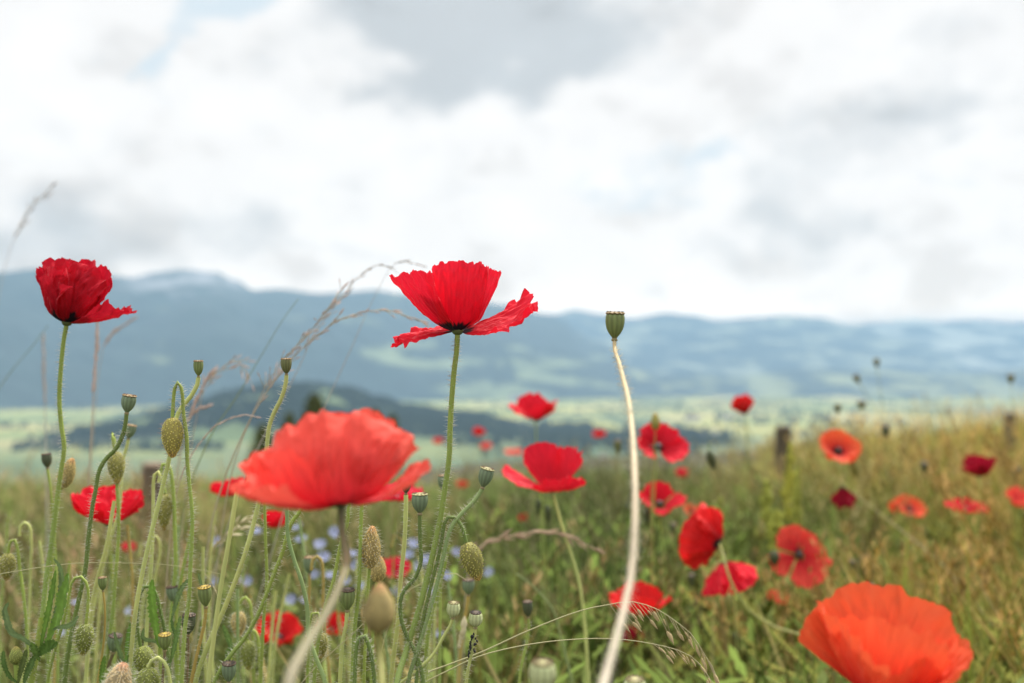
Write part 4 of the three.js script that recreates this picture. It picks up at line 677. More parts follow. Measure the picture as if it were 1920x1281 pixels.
fhead('small seed head below the leaning one on the right', [1616, 768], 17, 16, 2.2, [[1617, 785], [1622, 830], [1630, 900]]);
fhead('small reddish seed head above the orange saucer poppy', [1571, 776], 13, 18, 2.0, [[1571, 795], [1570, 850], [1568, 900]], 'olive', 'brown');
fhead('dark seed head right of the orange saucer poppy', [1661, 822], 15, 24, 1.9, [[1661, 840], [1662, 890], [1664, 960]], 'dark');
fhead('dark seed head in the dry grass left of the wine-red poppy', [1733, 888], 14, 22, 2.0, [[1733, 905], [1733, 950], [1734, 1000]], 'dark');
fhead('dark seed head level with the domed poppy on its left', [1263, 1004], 14, 24, 1.5, [[1263, 1020], [1264, 1070], [1265, 1120]], 'dark');
fhead('dark seed head right of the bright red bowl poppy', [1247, 1142], 13, 22, 1.5, [[1247, 1155], [1248, 1200], [1249, 1260]], 'dark');
fhead('dark seed head close above the bright red bowl poppy', [1298, 1104], 13, 28, 1.5, [[1300, 1118], [1302, 1160], [1303, 1230]], 'dark');
fhead('dark seed head at the left of the reddish hook', [1600, 1072], 14, 22, 1.5, [[1600, 1086], [1601, 1130], [1602, 1190]], 'dark');
fhead('dark seed head near the right edge above the cut red poppy', [1906, 900], 14, 24, 1.9, [[1906, 915], [1906, 960], [1905, 1000]], 'dark');
fhead('green seed head over the field left of the small tilted bud', [1158, 852], 15, 28, 1.6, [[1158, 870], [1157, 920], [1155, 990]]);

// bare hooked and straight stems with their heads out of sight
function bareStem(label, d, width, hue, list, hair = 0.8) { const full = toGround(pts(list, d)), o = thing('poppy_plant', full[full.length - 1], label, 'poppy plant'); addStem(o, full, width, hue, d, hair); }
bareStem('hairy stem bending into an arch at the bottom, left of the crossing stems', 0.545, 7.5, 'dark', [[704, 1300], [698, 1241], [690, 1206], [681, 1190], [672, 1200], [668, 1216], [666, 1250], [664, 1300]], 1);
bareStem('smooth bluish stem swinging right below the coral poppy', 0.55, 7.5, 'blue', [[538, 925], [538, 958], [540, 1006], [552, 1052], [565, 1089], [576, 1140], [579, 1193], [590, 1227], [612, 1290]], 0.15);
bareStem('hairy stem leaning left below the coral poppy, crossing the bluish one', 0.555, 7.5, 'fresh', [[586, 920], [572, 945], [560, 962], [544, 985], [532, 1028], [512, 1081], [497, 1121], [477, 1166], [456, 1201], [438, 1222], [400, 1285]], 0.9);
bareStem('thin straight stem under the left part of the coral poppy', 0.62, 6, 'fresh', [[495, 920], [496, 950], [498, 1020], [500, 1089], [494, 1166], [488, 1290]], 0.4);
bareStem('hairy stem dropping from under the middle of the coral poppy', 0.57, 6.5, 'fresh', [[657, 920], [654, 950], [650, 985], [641, 1010], [633, 1050], [624, 1094], [612, 1130], [600, 1180], [588, 1290]], 0.7);
bareStem('upright hairy stem left of the felted brown bud', 0.565, 7, 'fresh', [[679, 915], [678, 950], [676, 1000], [675, 1046], [671, 1126], [665, 1180], [660, 1290]], 0.8);
bareStem('tall hairy stem right beside the centre poppy stem', 0.585, 7, 'fresh', [[838, 1040], [826, 1090], [812, 1140], [801, 1200], [798, 1290]], 0.9);
bareStem('tip of a blurred green blade poking up left under the coral poppy', 0.50, 8, 'pale', [[446, 912], [443, 930], [438, 960], [428, 1020], [414, 1100], [400, 1200], [390, 1290]], 0);
bareStem('pale stem behind the dark red bowl poppy', 0.64, 7, 'pale', [[214, 940], [200, 1020], [186, 1073], [173, 1126], [166, 1200], [160, 1290]], 0.5);
bareStem('soft arched stem left of the curved hairy stem', 0.66, 6.5, 'pale', [[297, 905], [300, 888], [293, 884], [288, 900], [287, 940], [286, 1010], [282, 1080], [276, 1160], [270, 1290]], 0.4);

// thin stems crowded behind the sharp ones, alike but for where they stand
{
  const r = rng(404), proto = [];
  for (let i = 0; i < 34; i++) {
    const px = i < 22 ? lerp(8, 520, (i + r()) / 22) : lerp(520, 860, (i - 22 + r()) / 12), d = 0.64 + 0.36 * r(), top = 930 + 190 * r(), lean = (r() - 0.5) * 60, bow = (r() - 0.5) * 30;
    const hook = r() < 0.3 ? [[px - 12, top + 26], [px - 9, top + 6], [px, top], [px + 7, top + 8], [px + 10, top + 30]] : [[px, top]];
    const full = toGround(pts([...hook, [px + bow + lean * 0.4, top + 110], [px + bow + lean * 0.8, top + 220], [px + lean, 1330]], d)), o = thing('poppy_plant', full[full.length - 1], px < 520 ? 'slim soft green stem crowded behind the sharp stems on the left' : 'slim soft green stem crowded behind the crossing stems, bottom centre', 'poppy plant', 'thin soft stems behind the sharp ones');
    addStem(o, full, 4.2 / d, ['fresh', 'pale', 'pale', 'blue', 'gold'][i % 5], d, 0.5, 0.6);
  }
}
// aphids in a row on the pale crowned stem
{
  const p = at(888, 1206, 0.553), o = thing('aphid_cluster', p, 'black aphids crowded on the stem under the dark dotted crown', 'insects'), r = rng(5);
  for (let i = 0; i < 22; i++) { const q = at(889 - 0.2 * (i * 1.9 - 12) + (r() < 0.5 ? 3.6 : -4.4) + (r() - 0.5) * 4.5, 1188 + i * 1.9 + r() * 4, 0.553 + (r() - 0.5) * 0.002).sub(p), g = new THREE.SphereGeometry(0.00055 + 0.0003 * r(), 7, 5); g.scale(0.8, 1.3, 0.9); g.rotateZ(r() * 1.2 - 0.6); g.translate(q.x, q.y, q.z); mesh('aphid', strip(g), M.dark, o); }
}
// leafy shoots in the lower left
{
  let base = at(62, 1290, 0.56), o = thing('poppy_leaf_shoot', V(base.x, groundY(base.x, base.z), base.z), 'leafy poppy shoot with toothed leaves and a green bud, lower left corner', 'plant');
  addStem(o, toGround(pts([[78, 1160], [72, 1200], [66, 1240], [58, 1290]], 0.557)), 11, 'fresh', 0.56, 0.9, 0.5);
  const L = [0.15, 0.26, 0.045], G = [0.16, 0.23, 0.09];
  addLeaf(o, [[104, 1070], [98, 1110], [90, 1150], [80, 1195], [74, 1225]], 0.552, 14, L); addLeaf(o, [[128, 1076], [121, 1110], [112, 1150], [96, 1190], [76, 1222]], 0.548, 26, L); addLeaf(o, [[101, 1048], [112, 1062], [116, 1090], [112, 1120], [104, 1150], [92, 1190]], 0.555, 13, G);
  addLeaf(o, [[147, 1155], [140, 1166], [128, 1174], [110, 1176], [98, 1182]], 0.545, 12, G); addLeaf(o, [[16, 1130], [9, 1142], [13, 1165], [22, 1186], [40, 1196], [58, 1210], [70, 1228]], 0.55, 13, G); addLeaf(o, [[108, 1205], [96, 1208], [86, 1214], [72, 1230]], 0.54, 26, [0.10, 0.18, 0.035]);
  addLeaf(o, [[58, 1205], [64, 1214], [70, 1228], [74, 1240]], 0.54, 18, [0.12, 0.2, 0.04]); addLeaf(o, [[66, 1228], [58, 1246], [50, 1264], [44, 1284]], 0.545, 16, [0.11, 0.18, 0.05]);
  addLeaf(o, [[6, 1220], [8, 1245], [18, 1268], [34, 1282]], 0.55, 12, [0.10, 0.17, 0.04]); addLeaf(o, [[50, 1218], [44, 1240], [38, 1262], [34, 1282]], 0.55, 14, [0.13, 0.17, 0.05]);
  bud({ label: 'small upright green bud wrapped in leaves, lower left corner', d: 0.553, w: 24, h: 34, width: 9, tone: 'green', axis: [0.0, 1, 0.05], stem: [[30, 1246], [31, 1265], [34, 1300]], warts: 150 });
  base = at(290, 1290, 0.58);
  o = thing('poppy_leaf_shoot', V(base.x, groundY(base.x, base.z), base.z), 'upright toothed green leaves between the dark arch and the hairy stem, lower left', 'plant');
  addStem(o, toGround(pts([[300, 1215], [302, 1250], [304, 1300]], 0.585)), 8, 'fresh', 0.58, 0.4, 0.5);
  addLeaf(o, [[286, 1087], [285, 1115], [288, 1150], [294, 1185], [300, 1215]], 0.578, 20, [0.17, 0.30, 0.05]); addLeaf(o, [[244, 1168], [242, 1190], [240, 1215], [238, 1245], [240, 1285]], 0.575, 13, [0.15, 0.27, 0.05]);
  addLeaf(o, [[338, 1155], [334, 1180], [326, 1215], [318, 1250]], 0.57, 12, [0.15, 0.24, 0.07]); addLeaf(o, [[214, 1185], [220, 1210], [228, 1235], [236, 1270]], 0.58, 10, G); addLeaf(o, [[270, 1178], [268, 1195], [276, 1200], [290, 1202], [300, 1215]], 0.583, 10, G);
  addLeaf(o, [[354, 1085], [340, 1105], [330, 1130], [322, 1160]], 0.585, 12, G); addLeaf(o, [[322, 1155], [324, 1172], [330, 1195], [330, 1220]], 0.58, 10, [0.10, 0.17, 0.05]); addLeaf(o, [[196, 1230], [192, 1255], [188, 1290]], 0.565, 12, L);
  base = at(430, 1290, 0.58);
  o = thing('poppy_leaf_shoot', V(base.x, groundY(base.x, base.z), base.z), 'pointed green leaf bending over behind the leaning hairy stem', 'plant');
  addStem(o, toGround(pts([[432, 1230], [431, 1260], [430, 1300]], 0.585)), 6, 'fresh', 0.58, 0.3, 0.5);
  addLeaf(o, [[418, 1172], [425, 1190], [432, 1210], [432, 1235]], 0.578, 12, [0.16, 0.25, 0.07]); addLeaf(o, [[428, 1215], [428, 1235], [430, 1260]], 0.575, 13, [0.15, 0.24, 0.06]); addLeaf(o, [[372, 1075], [376, 1090], [379, 1105], [384, 1112]], 0.58, 7, G);
}
// ------------------------------------------------------------------ the meadow: grass, dry stalks and low herbs that nobody could count
// how high the meadow reaches in the photograph, in pixels from the top, against the pixel across
const skyline = [[-400, 880], [0, 872], [200, 876], [420, 884], [620, 884], [800, 885], [950, 868], [1080, 856], [1200, 862], [1320, 868], [1420, 836], [1520, 815], [1640, 800], [1760, 786], [1920, 764], [2300, 750]];
const skylineAt = (px) => { for (let i = 0; i + 1 < skyline.length; i++) if (px <= skyline[i + 1][0]) { const [a, h0] = skyline[i], [b, h1] = skyline[i + 1]; return lerp(h0, h1, clamp((px - a) / (b - a), 0, 1)); } return 760; };
const project = (p) => { const zc = p.z * cosP - p.y * sinP, yc = p.y * cosP + p.z * sinP; return [960 + p.x / -zc * F, 640.5 - (p.y * cosP - p.z * -sinP) / -zc * F]; };
function ribbon(pos, col, idx, base, h, lean, az, w, tip, c0, c1, twist, segs = 4) {
  const b0 = pos.length / 3, dx = Math.cos(az), dz = Math.sin(az), sx = -Math.sin(az + twist), sz = Math.cos(az + twist);
  for (let i = 0; i <= segs; i++) {
    const t = i / segs, bend = lean * t * t, y = h * (t - 0.35 * lean * t * t * t), r = h * bend, hw = w * 0.5 * (1 - Math.pow(t, 2.2)) * (0.55 + 0.9 * Math.sqrt(t)) + tip * 0.5;
    const x = base.x + dx * r, z = base.z + dz * r;
    pos.push(x - sx * hw, base.y + y, z - sz * hw, x + sx * hw, base.y + y, z + sz * hw);
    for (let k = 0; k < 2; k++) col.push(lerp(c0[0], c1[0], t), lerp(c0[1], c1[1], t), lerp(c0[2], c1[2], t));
  }
  for (let i = 0; i < segs; i++) { const a = b0 + i * 2; idx.push(a, a + 1, a + 2, a + 1, a + 3, a + 2); }
}
function tuft(seed, n, spread, wide) {       // unit height grass tuft
  const r = rng(seed), pos = [], col = [], idx = [];
  for (let i = 0; i < n; i++) {
    const a = r() * 6.283, q = spread * Math.sqrt(r()), g = r();
    const c0 = g < 0.8 ? [0.05, 0.068, 0.022] : [0.12, 0.105, 0.05], c1 = g < 0.8 ? [0.23 + 0.08 * r(), 0.30 + 0.06 * r(), 0.10] : [0.46, 0.41, 0.20];  // root tone darkened to paint in shade low between the blades
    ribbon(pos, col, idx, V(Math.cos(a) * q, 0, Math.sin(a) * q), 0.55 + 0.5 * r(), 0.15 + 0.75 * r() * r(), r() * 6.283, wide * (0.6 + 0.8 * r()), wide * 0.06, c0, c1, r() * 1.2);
  }
  return geo(pos, idx, col);
}
function stalk(seed) {    // unit height dry grass: thin culm with a loose narrow head of spikelets
  const r = rng(seed), pos = [], col = [], idx = [], lean = 0.12 + 0.25 * r(), az = r() * 6.28;
  for (let k = 0; k < 2; k++) ribbon(pos, col, idx, V(0, 0, 0), 1, lean, az, 0.0042, 0.002, [0.26, 0.27, 0.12], [0.42, 0.38, 0.19], k * 1.57, 7);
  for (let i = 0; i < 34; i++) {
    const t = 0.74 + 0.26 * (i / 33), y = (t - 0.35 * lean * t * t * t), rr = lean * t * t, a = r() * 6.283, out = 0.014 * (1.25 - (t - 0.74) * 3.4) + 0.004, L = 0.018 + 0.016 * r(), b = pos.length / 3;
    const o = V(Math.cos(az) * rr + Math.cos(a) * out, y, Math.sin(az) * rr + Math.sin(a) * out), up = V(Math.cos(a) * 0.4, 1, Math.sin(a) * 0.4).normalize(), s = V(Math.sin(a), 0.1, -Math.cos(a)).multiplyScalar(0.0035);
    pos.push(o.x, o.y, o.z, o.x + up.x * L * 0.5 + s.x, o.y + up.y * L * 0.5 + s.y, o.z + up.z * L * 0.5 + s.z, o.x + up.x * L, o.y + up.y * L, o.z + up.z * L, o.x + up.x * L * 0.5 - s.x, o.y + up.y * L * 0.5 - s.y, o.z + up.z * L * 0.5 - s.z);
    const f = 0.8 + 0.5 * r(); for (let k = 0; k < 4; k++) col.push(0.40 * f, 0.335 * f, 0.19 * f);
    idx.push(b, b + 1, b + 2, b, b + 2, b + 3);
  }
  return geo(pos, idx, col);
}
function herb(seed, tone) {     // unit height low herb: branching stem set with small divided leaves
  const r = rng(seed), pos = [], col = [], idx = [];
  for (let s = 0; s < 5; s++) {
    const az = r() * 6.283, lean = 0.2 + 0.5 * r(), h = 0.6 + 0.4 * r();
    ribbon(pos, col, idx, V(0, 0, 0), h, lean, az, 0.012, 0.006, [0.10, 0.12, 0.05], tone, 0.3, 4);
    for (let i = 0; i < 22; i++) {
      const t = 0.2 + 0.8 * i / 21, y = h * (t - 0.35 * lean * t * t * t), rr = h * lean * t * t, a = i * 2.4 + r(), L = 0.07 + 0.08 * r(), o = V(Math.cos(az) * rr, y, Math.sin(az) * rr), d = V(Math.cos(a), 0.15 + 0.5 * r(), Math.sin(a)).normalize(), q = V(-Math.sin(a), 0.3 * (r() - 0.5), Math.cos(a)).multiplyScalar(L * 0.13), b = pos.length / 3, f = 0.7 + 0.6 * r();
      const P = [o, o.clone().addScaledVector(d, L * 0.4).add(q), o.clone().addScaledVector(d, L * 0.55).addScaledVector(q, 0.5), o.clone().addScaledVector(d, L * 0.8).addScaledVector(q, 0.8), o.clone().addScaledVector(d, L), o.clone().addScaledVector(d, L * 0.7).addScaledVector(q, -0.8), o.clone().addScaledVector(d, L * 0.5).addScaledVector(q, -0.5), o.clone().addScaledVector(d, L * 0.35).addScaledVector(q, -1)];
      for (const p of P) { pos.push(p.x, p.y, p.z); col.push(tone[0] * f, tone[1] * f, tone[2] * f); }
      for (let k = 1; k < 7; k++) idx.push(b, b + k, b + k + 1);
    }
  }
  return geo(pos, idx, col);
}
function scatter(name, label, category, g, mat, count, seed, pick) {
  const r = rng(seed), list = [], Mx = new THREE.Matrix4(), Q = new THREE.Quaternion(), E = new THREE.Euler();
  for (let i = 0; i < count * 3 && list.length < count; i++) { const s = pick(r); if (s) list.push(s); }
  const im = new THREE.InstancedMesh(g, mat, list.length), c = new THREE.Color();
  list.forEach((s, i) => { Q.setFromEuler(E.set((r() - 0.5) * 0.3 + (s.tx ?? 0), r() * 6.283, (r() - 0.5) * 0.3 + (s.tz ?? 0), 'YXZ')); Mx.compose(V(s.x, s.y, s.z), Q, V(s.w, s.h, s.w)); im.setMatrixAt(i, Mx); im.setColorAt(i, c.setRGB(s.c[0], s.c[1], s.c[2])); });
  im.name = name; im.castShadow = im.receiveShadow = true; scene.add(im); tag(im, label, category); im.userData.kind = 'stuff';
  return im;
}
// a spot in the meadow in front of the camera: distance, pixel across, soil height, and how tall a plant may grow there
function spot(r, dMin, dMax, pow, tall, over) {
  const d = lerp(dMin, dMax, Math.pow(r(), pow)), px = lerp(-180, 2100, r()), p = at(px, HORIZON, d), gy = groundY(p.x, p.z) - 0.01;
  let top = skylineAt(px) + 26 * n2(px / 45, d) + over;
  for (const [gx, gy0, size, gd] of guarded) if (d < gd + 0.05 && Math.abs(px - gx) < size * 1.4 + 50 / d) top = Math.max(top, gy0 + size * (0.6 + 0.6 * r()));
  const limit = at(px, top, d).y, h = Math.min(tall * (0.7 + 0.5 * r()), limit - gy);
  return { d, px, x: p.x, y: gy, z: p.z, h };
}
const tintAt = (s, r) => {     // grass is greyer green at the left, straw and olive at the right, fresh in the hollow in the middle
  const right = smoothstep(s.px, 1050, 1750), mid = Math.exp(-Math.pow((s.px - 1150) / 260, 2)), f = (0.42 + 0.88 * r()) * (0.84 + 0.40 * smoothstep(s.d, 1.5, 6)) * (1 + 0.14 * right), left = 1 - smoothstep(s.px, 250, 800), dry = smoothstep(n2(s.x * 1.4, s.z * 0.9) + 0.25 * left + right * 0.7 - 0.25 * mid, 0.1, 0.9);
  return [f * lerp(0.92, 1.34, dry) * (1 - 0.40 * mid), f * lerp(0.98, 1.12, dry) * (1 - 0.30 * mid), f * lerp(1.1, 0.92, right) * (1 - 0.3 * mid) * (1 + 0.35 * dry * left)];
};
const grassMat = new THREE.MeshPhysicalMaterial({ color: new THREE.Color().setRGB(1.0, 0.97, 0.80), roughness: 0.9, specularIntensity: 0.15, vertexColors: true, side: THREE.DoubleSide }), dryMat = grassMat;
guarded.push([1482, 850, 34, 2.0], [1438, 920, 40, 1.8], [1352, 945, 30, 1.9], [1456, 980, 36, 1.7], [1468, 830, 40, 4.2], [1893, 800, 30, 5.6]);
const KEEP = 0.92;        // nothing loose stands nearer than this, so that the stems in focus stay clear
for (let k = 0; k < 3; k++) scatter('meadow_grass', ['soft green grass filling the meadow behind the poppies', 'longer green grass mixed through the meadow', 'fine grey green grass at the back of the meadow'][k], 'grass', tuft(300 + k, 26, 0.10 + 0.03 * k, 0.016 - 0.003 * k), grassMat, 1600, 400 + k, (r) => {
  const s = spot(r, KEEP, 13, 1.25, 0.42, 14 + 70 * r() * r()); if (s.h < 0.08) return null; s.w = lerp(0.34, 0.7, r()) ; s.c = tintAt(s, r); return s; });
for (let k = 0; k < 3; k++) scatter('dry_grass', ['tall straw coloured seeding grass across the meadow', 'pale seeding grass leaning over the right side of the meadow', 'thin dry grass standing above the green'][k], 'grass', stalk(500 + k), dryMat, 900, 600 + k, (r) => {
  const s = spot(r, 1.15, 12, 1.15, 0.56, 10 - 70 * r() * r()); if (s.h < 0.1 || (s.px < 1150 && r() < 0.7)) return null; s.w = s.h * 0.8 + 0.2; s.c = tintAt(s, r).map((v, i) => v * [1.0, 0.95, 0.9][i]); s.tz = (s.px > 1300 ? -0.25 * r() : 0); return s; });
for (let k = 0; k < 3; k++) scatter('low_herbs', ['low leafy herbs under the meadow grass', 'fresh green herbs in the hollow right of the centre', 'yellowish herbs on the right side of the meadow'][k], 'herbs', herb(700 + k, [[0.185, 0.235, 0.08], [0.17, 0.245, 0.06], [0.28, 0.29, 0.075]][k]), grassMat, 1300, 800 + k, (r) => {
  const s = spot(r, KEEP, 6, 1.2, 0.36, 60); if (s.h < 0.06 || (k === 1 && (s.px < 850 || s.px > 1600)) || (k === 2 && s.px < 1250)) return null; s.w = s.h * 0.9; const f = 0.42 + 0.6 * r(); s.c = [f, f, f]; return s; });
// ------------------------------------------------------------------ grasses one can pick out, blue flowers, yellow spikes, fence posts
const spikeletGeo = (() => {     // slim husk with two keels, unit length along y
  const g = new THREE.LatheGeometry([[0.001, 0], [0.10, 0.12], [0.15, 0.32], [0.12, 0.6], [0.05, 0.85], [0.001, 1]].map(([a, b]) => new THREE.Vector2(a, b)), 7); g.scale(1, 1, 0.6); return strip(g);
})();
const spikeletMats = { straw: std([0.50, 0.38, 0.20], 0.7), pale: std([0.60, 0.52, 0.32], 0.7), rose: std([0.54, 0.40, 0.34], 0.8), brown: std([0.42, 0.29, 0.20], 0.8), grey: std([0.46, 0.41, 0.38], 0.8) };
const STRAW = { straw: [[0.42, 0.36, 0.18], [0.42, 0.42, 0.20]], rose: [[0.46, 0.36, 0.26], [0.36, 0.34, 0.18]], grey: [[0.46, 0.42, 0.38], [0.40, 0.38, 0.28]], pale: [[0.48, 0.44, 0.24], [0.46, 0.46, 0.24]], green: [[0.22, 0.27, 0.10], [0.22, 0.28, 0.10]] };
// grass with a head: stem from tip to foot; spikelets sit on the first share `head` of it, `droop` is how far they hang
function grassStalk(q) {
  const p = pts(q.stem, q.d), full = q.free ? p : toGround(p, 0.75), o = thing('grass_stalk', full[full.length - 1], q.label, 'grass stalk', q.group), r = rng(q.seed ?? seeds++), r0 = (q.width ?? 3) / F * q.d / 2, [a, b] = STRAW[q.hue ?? 'straw'];
  const g = sweep(full, (s) => r0 * lerp(0.35, 1, smoothstep(s, 0, 0.35)), (s, c) => { for (let k = 0; k < 3; k++) c[k] = lerp(a[k], b[k], smoothstep(s, 0.1, 0.5)); }, 5, 0.008), P = g.userData.P, n = P.length - 1, head = q.px ? Math.min(1, q.px / F * q.d / g.userData.L) : 0.3;
  mesh('stem', offset(g, o.position), M.dry2 ?? (M.dry2 = std([1, 1, 1], 0.7, { vertexColors: true })), o);
  if (!q.count) return o;
  const L0 = (q.len ?? 14) / F * q.d, Y = V(0, 1, 0);
  for (let i = 0; i < q.count; i++) {
    const s = (q.from ?? 0) + (head - (q.from ?? 0)) * (i + 0.5 * r()) / q.count, f = s * n, k = Math.min(n - 1, Math.floor(f)), c = P[k].clone().lerp(P[k + 1], f - k), t = P[k].clone().sub(P[k + 1]).normalize();
    const side = V(r() - 0.5, (r() - 0.5) * 0.6, r() - 0.5).multiplyScalar(q.open ?? 1), d = t.clone().add(side).addScaledVector(Y, -(q.droop ?? 0) * (0.6 + 0.8 * r())).normalize(), L = L0 * (0.7 + 0.6 * r()), gap = (q.gap ?? 0.2) * L * (0.3 + r()) * (1 + 1.2 * s / head * 0.3);
    const m = mesh('spikelet', spikeletGeo, spikeletMats[q.husk ?? q.hue ?? 'straw'], o);
    m.position.copy(c).addScaledVector(d, gap).sub(o.position); m.scale.set(L * (q.fat ?? 0.9), L, L * (q.fat ?? 0.9)); m.quaternion.setFromUnitVectors(Y, d);
    if (gap > 0.25 * L) { const st = mesh('branch', strip(new THREE.CylinderGeometry(r0 * 0.35, r0 * 0.4, gap, 4)), M.dry3 ?? (M.dry3 = std([0.40, 0.33, 0.19], 0.8)), o); st.position.copy(c).addScaledVector(d, gap / 2).sub(o.position); st.quaternion.copy(m.quaternion); }
  }
  return o;
}
grassStalk({ label: 'upper of two arching grass stalks with hanging husks, lower right of the centre', d: 0.60, width: 3.4, hue: 'pale', husk: 'straw', count: 34, px: 300, len: 22, droop: 1.0, gap: 1.1, open: 0.6, fat: 0.85, seed: 3, stem: [[1352, 1296], [1338, 1254], [1320, 1226], [1298, 1191], [1268, 1166], [1233, 1143], [1203, 1132], [1178, 1128], [1148, 1133], [1093, 1144], [990, 1183], [903, 1223], [840, 1247], [799, 1262], [750, 1285]] });
grassStalk({ label: 'lower of two arching grass stalks, husks only at its drooping end', d: 0.585, width: 3.2, hue: 'pale', husk: 'straw', count: 15, px: 160, len: 20, droop: 0.9, gap: 0.7, open: 0.6, fat: 0.85, seed: 8, stem: [[1342, 1290], [1330, 1271], [1313, 1246], [1288, 1226], [1260, 1216], [1241, 1211], [1191, 1202], [1148, 1198], [1078, 1199], [990, 1209], [898, 1231], [840, 1258], [790, 1285]] });
grassStalk({ label: 'brown blurred grass head arching beside the leaning warty bud', d: 0.95, width: 4, hue: 'rose', husk: 'brown', count: 44, px: 260, len: 20, droop: 0.15, gap: 0.5, open: 0.8, fat: 0.7, seed: 4, stem: [[1110, 1026], [1085, 1016], [1060, 1004], [1035, 997], [1010, 996], [975, 1001], [940, 1008], [905, 1022], [885, 1045], [875, 1100], [870, 1200]] });
grassStalk({ label: 'arching rosy grass head reaching the petals of the centre poppy', d: 0.78, width: 3.4, hue: 'rose', husk: 'rose', count: 46, px: 400, len: 16, droop: 0.1, gap: 0.7, open: 0.9, fat: 0.6, seed: 5, stem: [[800, 610], [785, 600], [760, 592], [735, 585], [700, 582], [665, 590], [630, 602], [595, 630], [560, 660], [525, 700], [490, 750], [455, 815], [420, 900], [395, 990], [380, 1100]] });
grassStalk({ label: 'thin grey grass head curving behind the centre poppy against the cloud', d: 0.86, width: 2.6, hue: 'grey', husk: 'grey', count: 30, px: 260, len: 13, droop: 0.1, gap: 0.6, open: 0.8, fat: 0.55, seed: 6, stem: [[742, 508], [725, 500], [705, 497], [685, 508], [665, 526], [648, 550], [630, 572], [610, 596], [590, 625], [560, 690], [520, 770], [470, 870], [430, 980]] });
grassStalk({ label: 'tip of a grey grass head just left of the centre poppy rim', d: 0.9, width: 2.4, hue: 'grey', husk: 'grey', count: 9, px: 60, len: 12, gap: 0.1, open: 0.5, fat: 0.8, seed: 9, stem: [[790, 498], [770, 493], [750, 490], [735, 500], [700, 560], [660, 650], [610, 760], [560, 880], [520, 1000]] });
grassStalk({ label: 'rosy grass with spread branches between the seed head and the coral poppy', d: 0.80, width: 2.8, hue: 'rose', husk: 'rose', count: 44, px: 240, len: 13, droop: 0.05, gap: 1.4, open: 1.8, fat: 0.6, seed: 7, stem: [[640, 545], [628, 560], [610, 585], [588, 615], [560, 645], [535, 670], [510, 705], [490, 740], [468, 790], [445, 850], [425, 930], [410, 1040]] });
grassStalk({ label: 'tall faint grass head leaning right at the left edge, high in the cloud', d: 1.6, width: 2.2, hue: 'grey', husk: 'grey', count: 20, px: 125, len: 14, gap: 1.2, open: 1.0, fat: 0.5, seed: 11, stem: [[92, 354], [76, 370], [60, 388], [46, 408], [36, 430], [24, 455], [12, 490], [0, 540], [-14, 640], [-26, 760], [-36, 900]] });
grassStalk({ label: 'upright rosy grass spike right of the tall left poppy stem', d: 0.95, width: 3.4, hue: 'rose', husk: 'rose', count: 40, px: 140, len: 17, gap: 0.0, open: 0.35, fat: 1.0, seed: 12, stem: [[182, 600], [182, 630], [180, 665], [177, 700], [175, 730], [172, 800], [166, 900], [160, 1040]] });
grassStalk({ label: 'fainter upright grass spike between the left edge and the tall poppy stem', d: 1.25, width: 3.4, hue: 'grey', husk: 'grey', count: 30, px: 130, len: 16, gap: 0.0, open: 0.35, fat: 0.9, seed: 13, stem: [[82, 632], [82, 665], [83, 700], [84, 745], [86, 830], [88, 950]] });
grassStalk({ label: 'faint grass head leaning right behind the cupped dark poppy', d: 1.2, width: 2.6, hue: 'rose', husk: 'rose', count: 16, px: 80, len: 14, gap: 0.1, open: 0.4, fat: 0.9, seed: 14, stem: [[248, 600], [230, 612], [212, 625], [196, 645], [186, 690], [178, 760], [170, 880], [164, 1000]] });
grassStalk({ label: 'plumy rosy grass head hanging right of the seed head behind the warty bud', d: 0.92, width: 2.6, hue: 'rose', husk: 'rose', count: 30, px: 140, len: 15, droop: 0.2, gap: 0.9, open: 1.2, fat: 0.6, seed: 15, stem: [[466, 704], [455, 686], [442, 674], [428, 680], [412, 694], [396, 710], [380, 740], [365, 800], [350, 900], [340, 1020]] });
grassStalk({ label: 'grass head slanting up right behind the hooked stem of the warty bud', d: 0.84, width: 2.6, hue: 'rose', husk: 'rose', count: 26, px: 90, len: 14, gap: 0.15, open: 0.5, fat: 1.0, seed: 16, stem: [[398, 698], [388, 712], [376, 735], [362, 765], [352, 790], [340, 840], [326, 920], [316, 1040]] });
grassStalk({ label: 'short soft grass head pointing right, beside the warty bud', d: 0.9, width: 2.6, hue: 'rose', husk: 'rose', count: 18, px: 55, len: 14, gap: 0.1, open: 0.5, fat: 1.1, seed: 17, stem: [[386, 763], [372, 767], [358, 778], [350, 795], [340, 850], [330, 930], [324, 1050]] });
grassStalk({ label: 'brownish grass arching left of the coral poppy over the dark hill', d: 0.72, width: 2.8, hue: 'rose', husk: 'rose', count: 36, px: 210, len: 12, gap: 0.0, open: 0.35, fat: 0.8, seed: 18, stem: [[480, 782], [455, 778], [430, 786], [405, 797], [390, 812], [375, 830], [360, 852], [345, 880], [330, 930], [318, 1010], [310, 1120]] });
grassStalk({ label: 'pale oat like husks beside the leaning hairy stem on the left', d: 0.80, width: 2.6, hue: 'straw', husk: 'pale', count: 22, px: 100, len: 20, droop: 0.3, gap: 0.6, open: 1.2, fat: 0.8, seed: 19, stem: [[466, 972], [450, 982], [432, 994], [414, 1010], [400, 1030], [386, 1062], [376, 1110], [368, 1180]] });
grassStalk({ label: 'drooping straw coloured tip above the golden seed head', d: 0.62, width: 3.2, hue: 'straw', husk: 'pale', count: 3, px: 30, len: 12, gap: 0.0, open: 0.3, fat: 0.8, seed: 20, stem: [[408, 1117], [399, 1098], [388, 1080], [376, 1071], [372, 1084], [376, 1100], [382, 1140], [388, 1210]] });
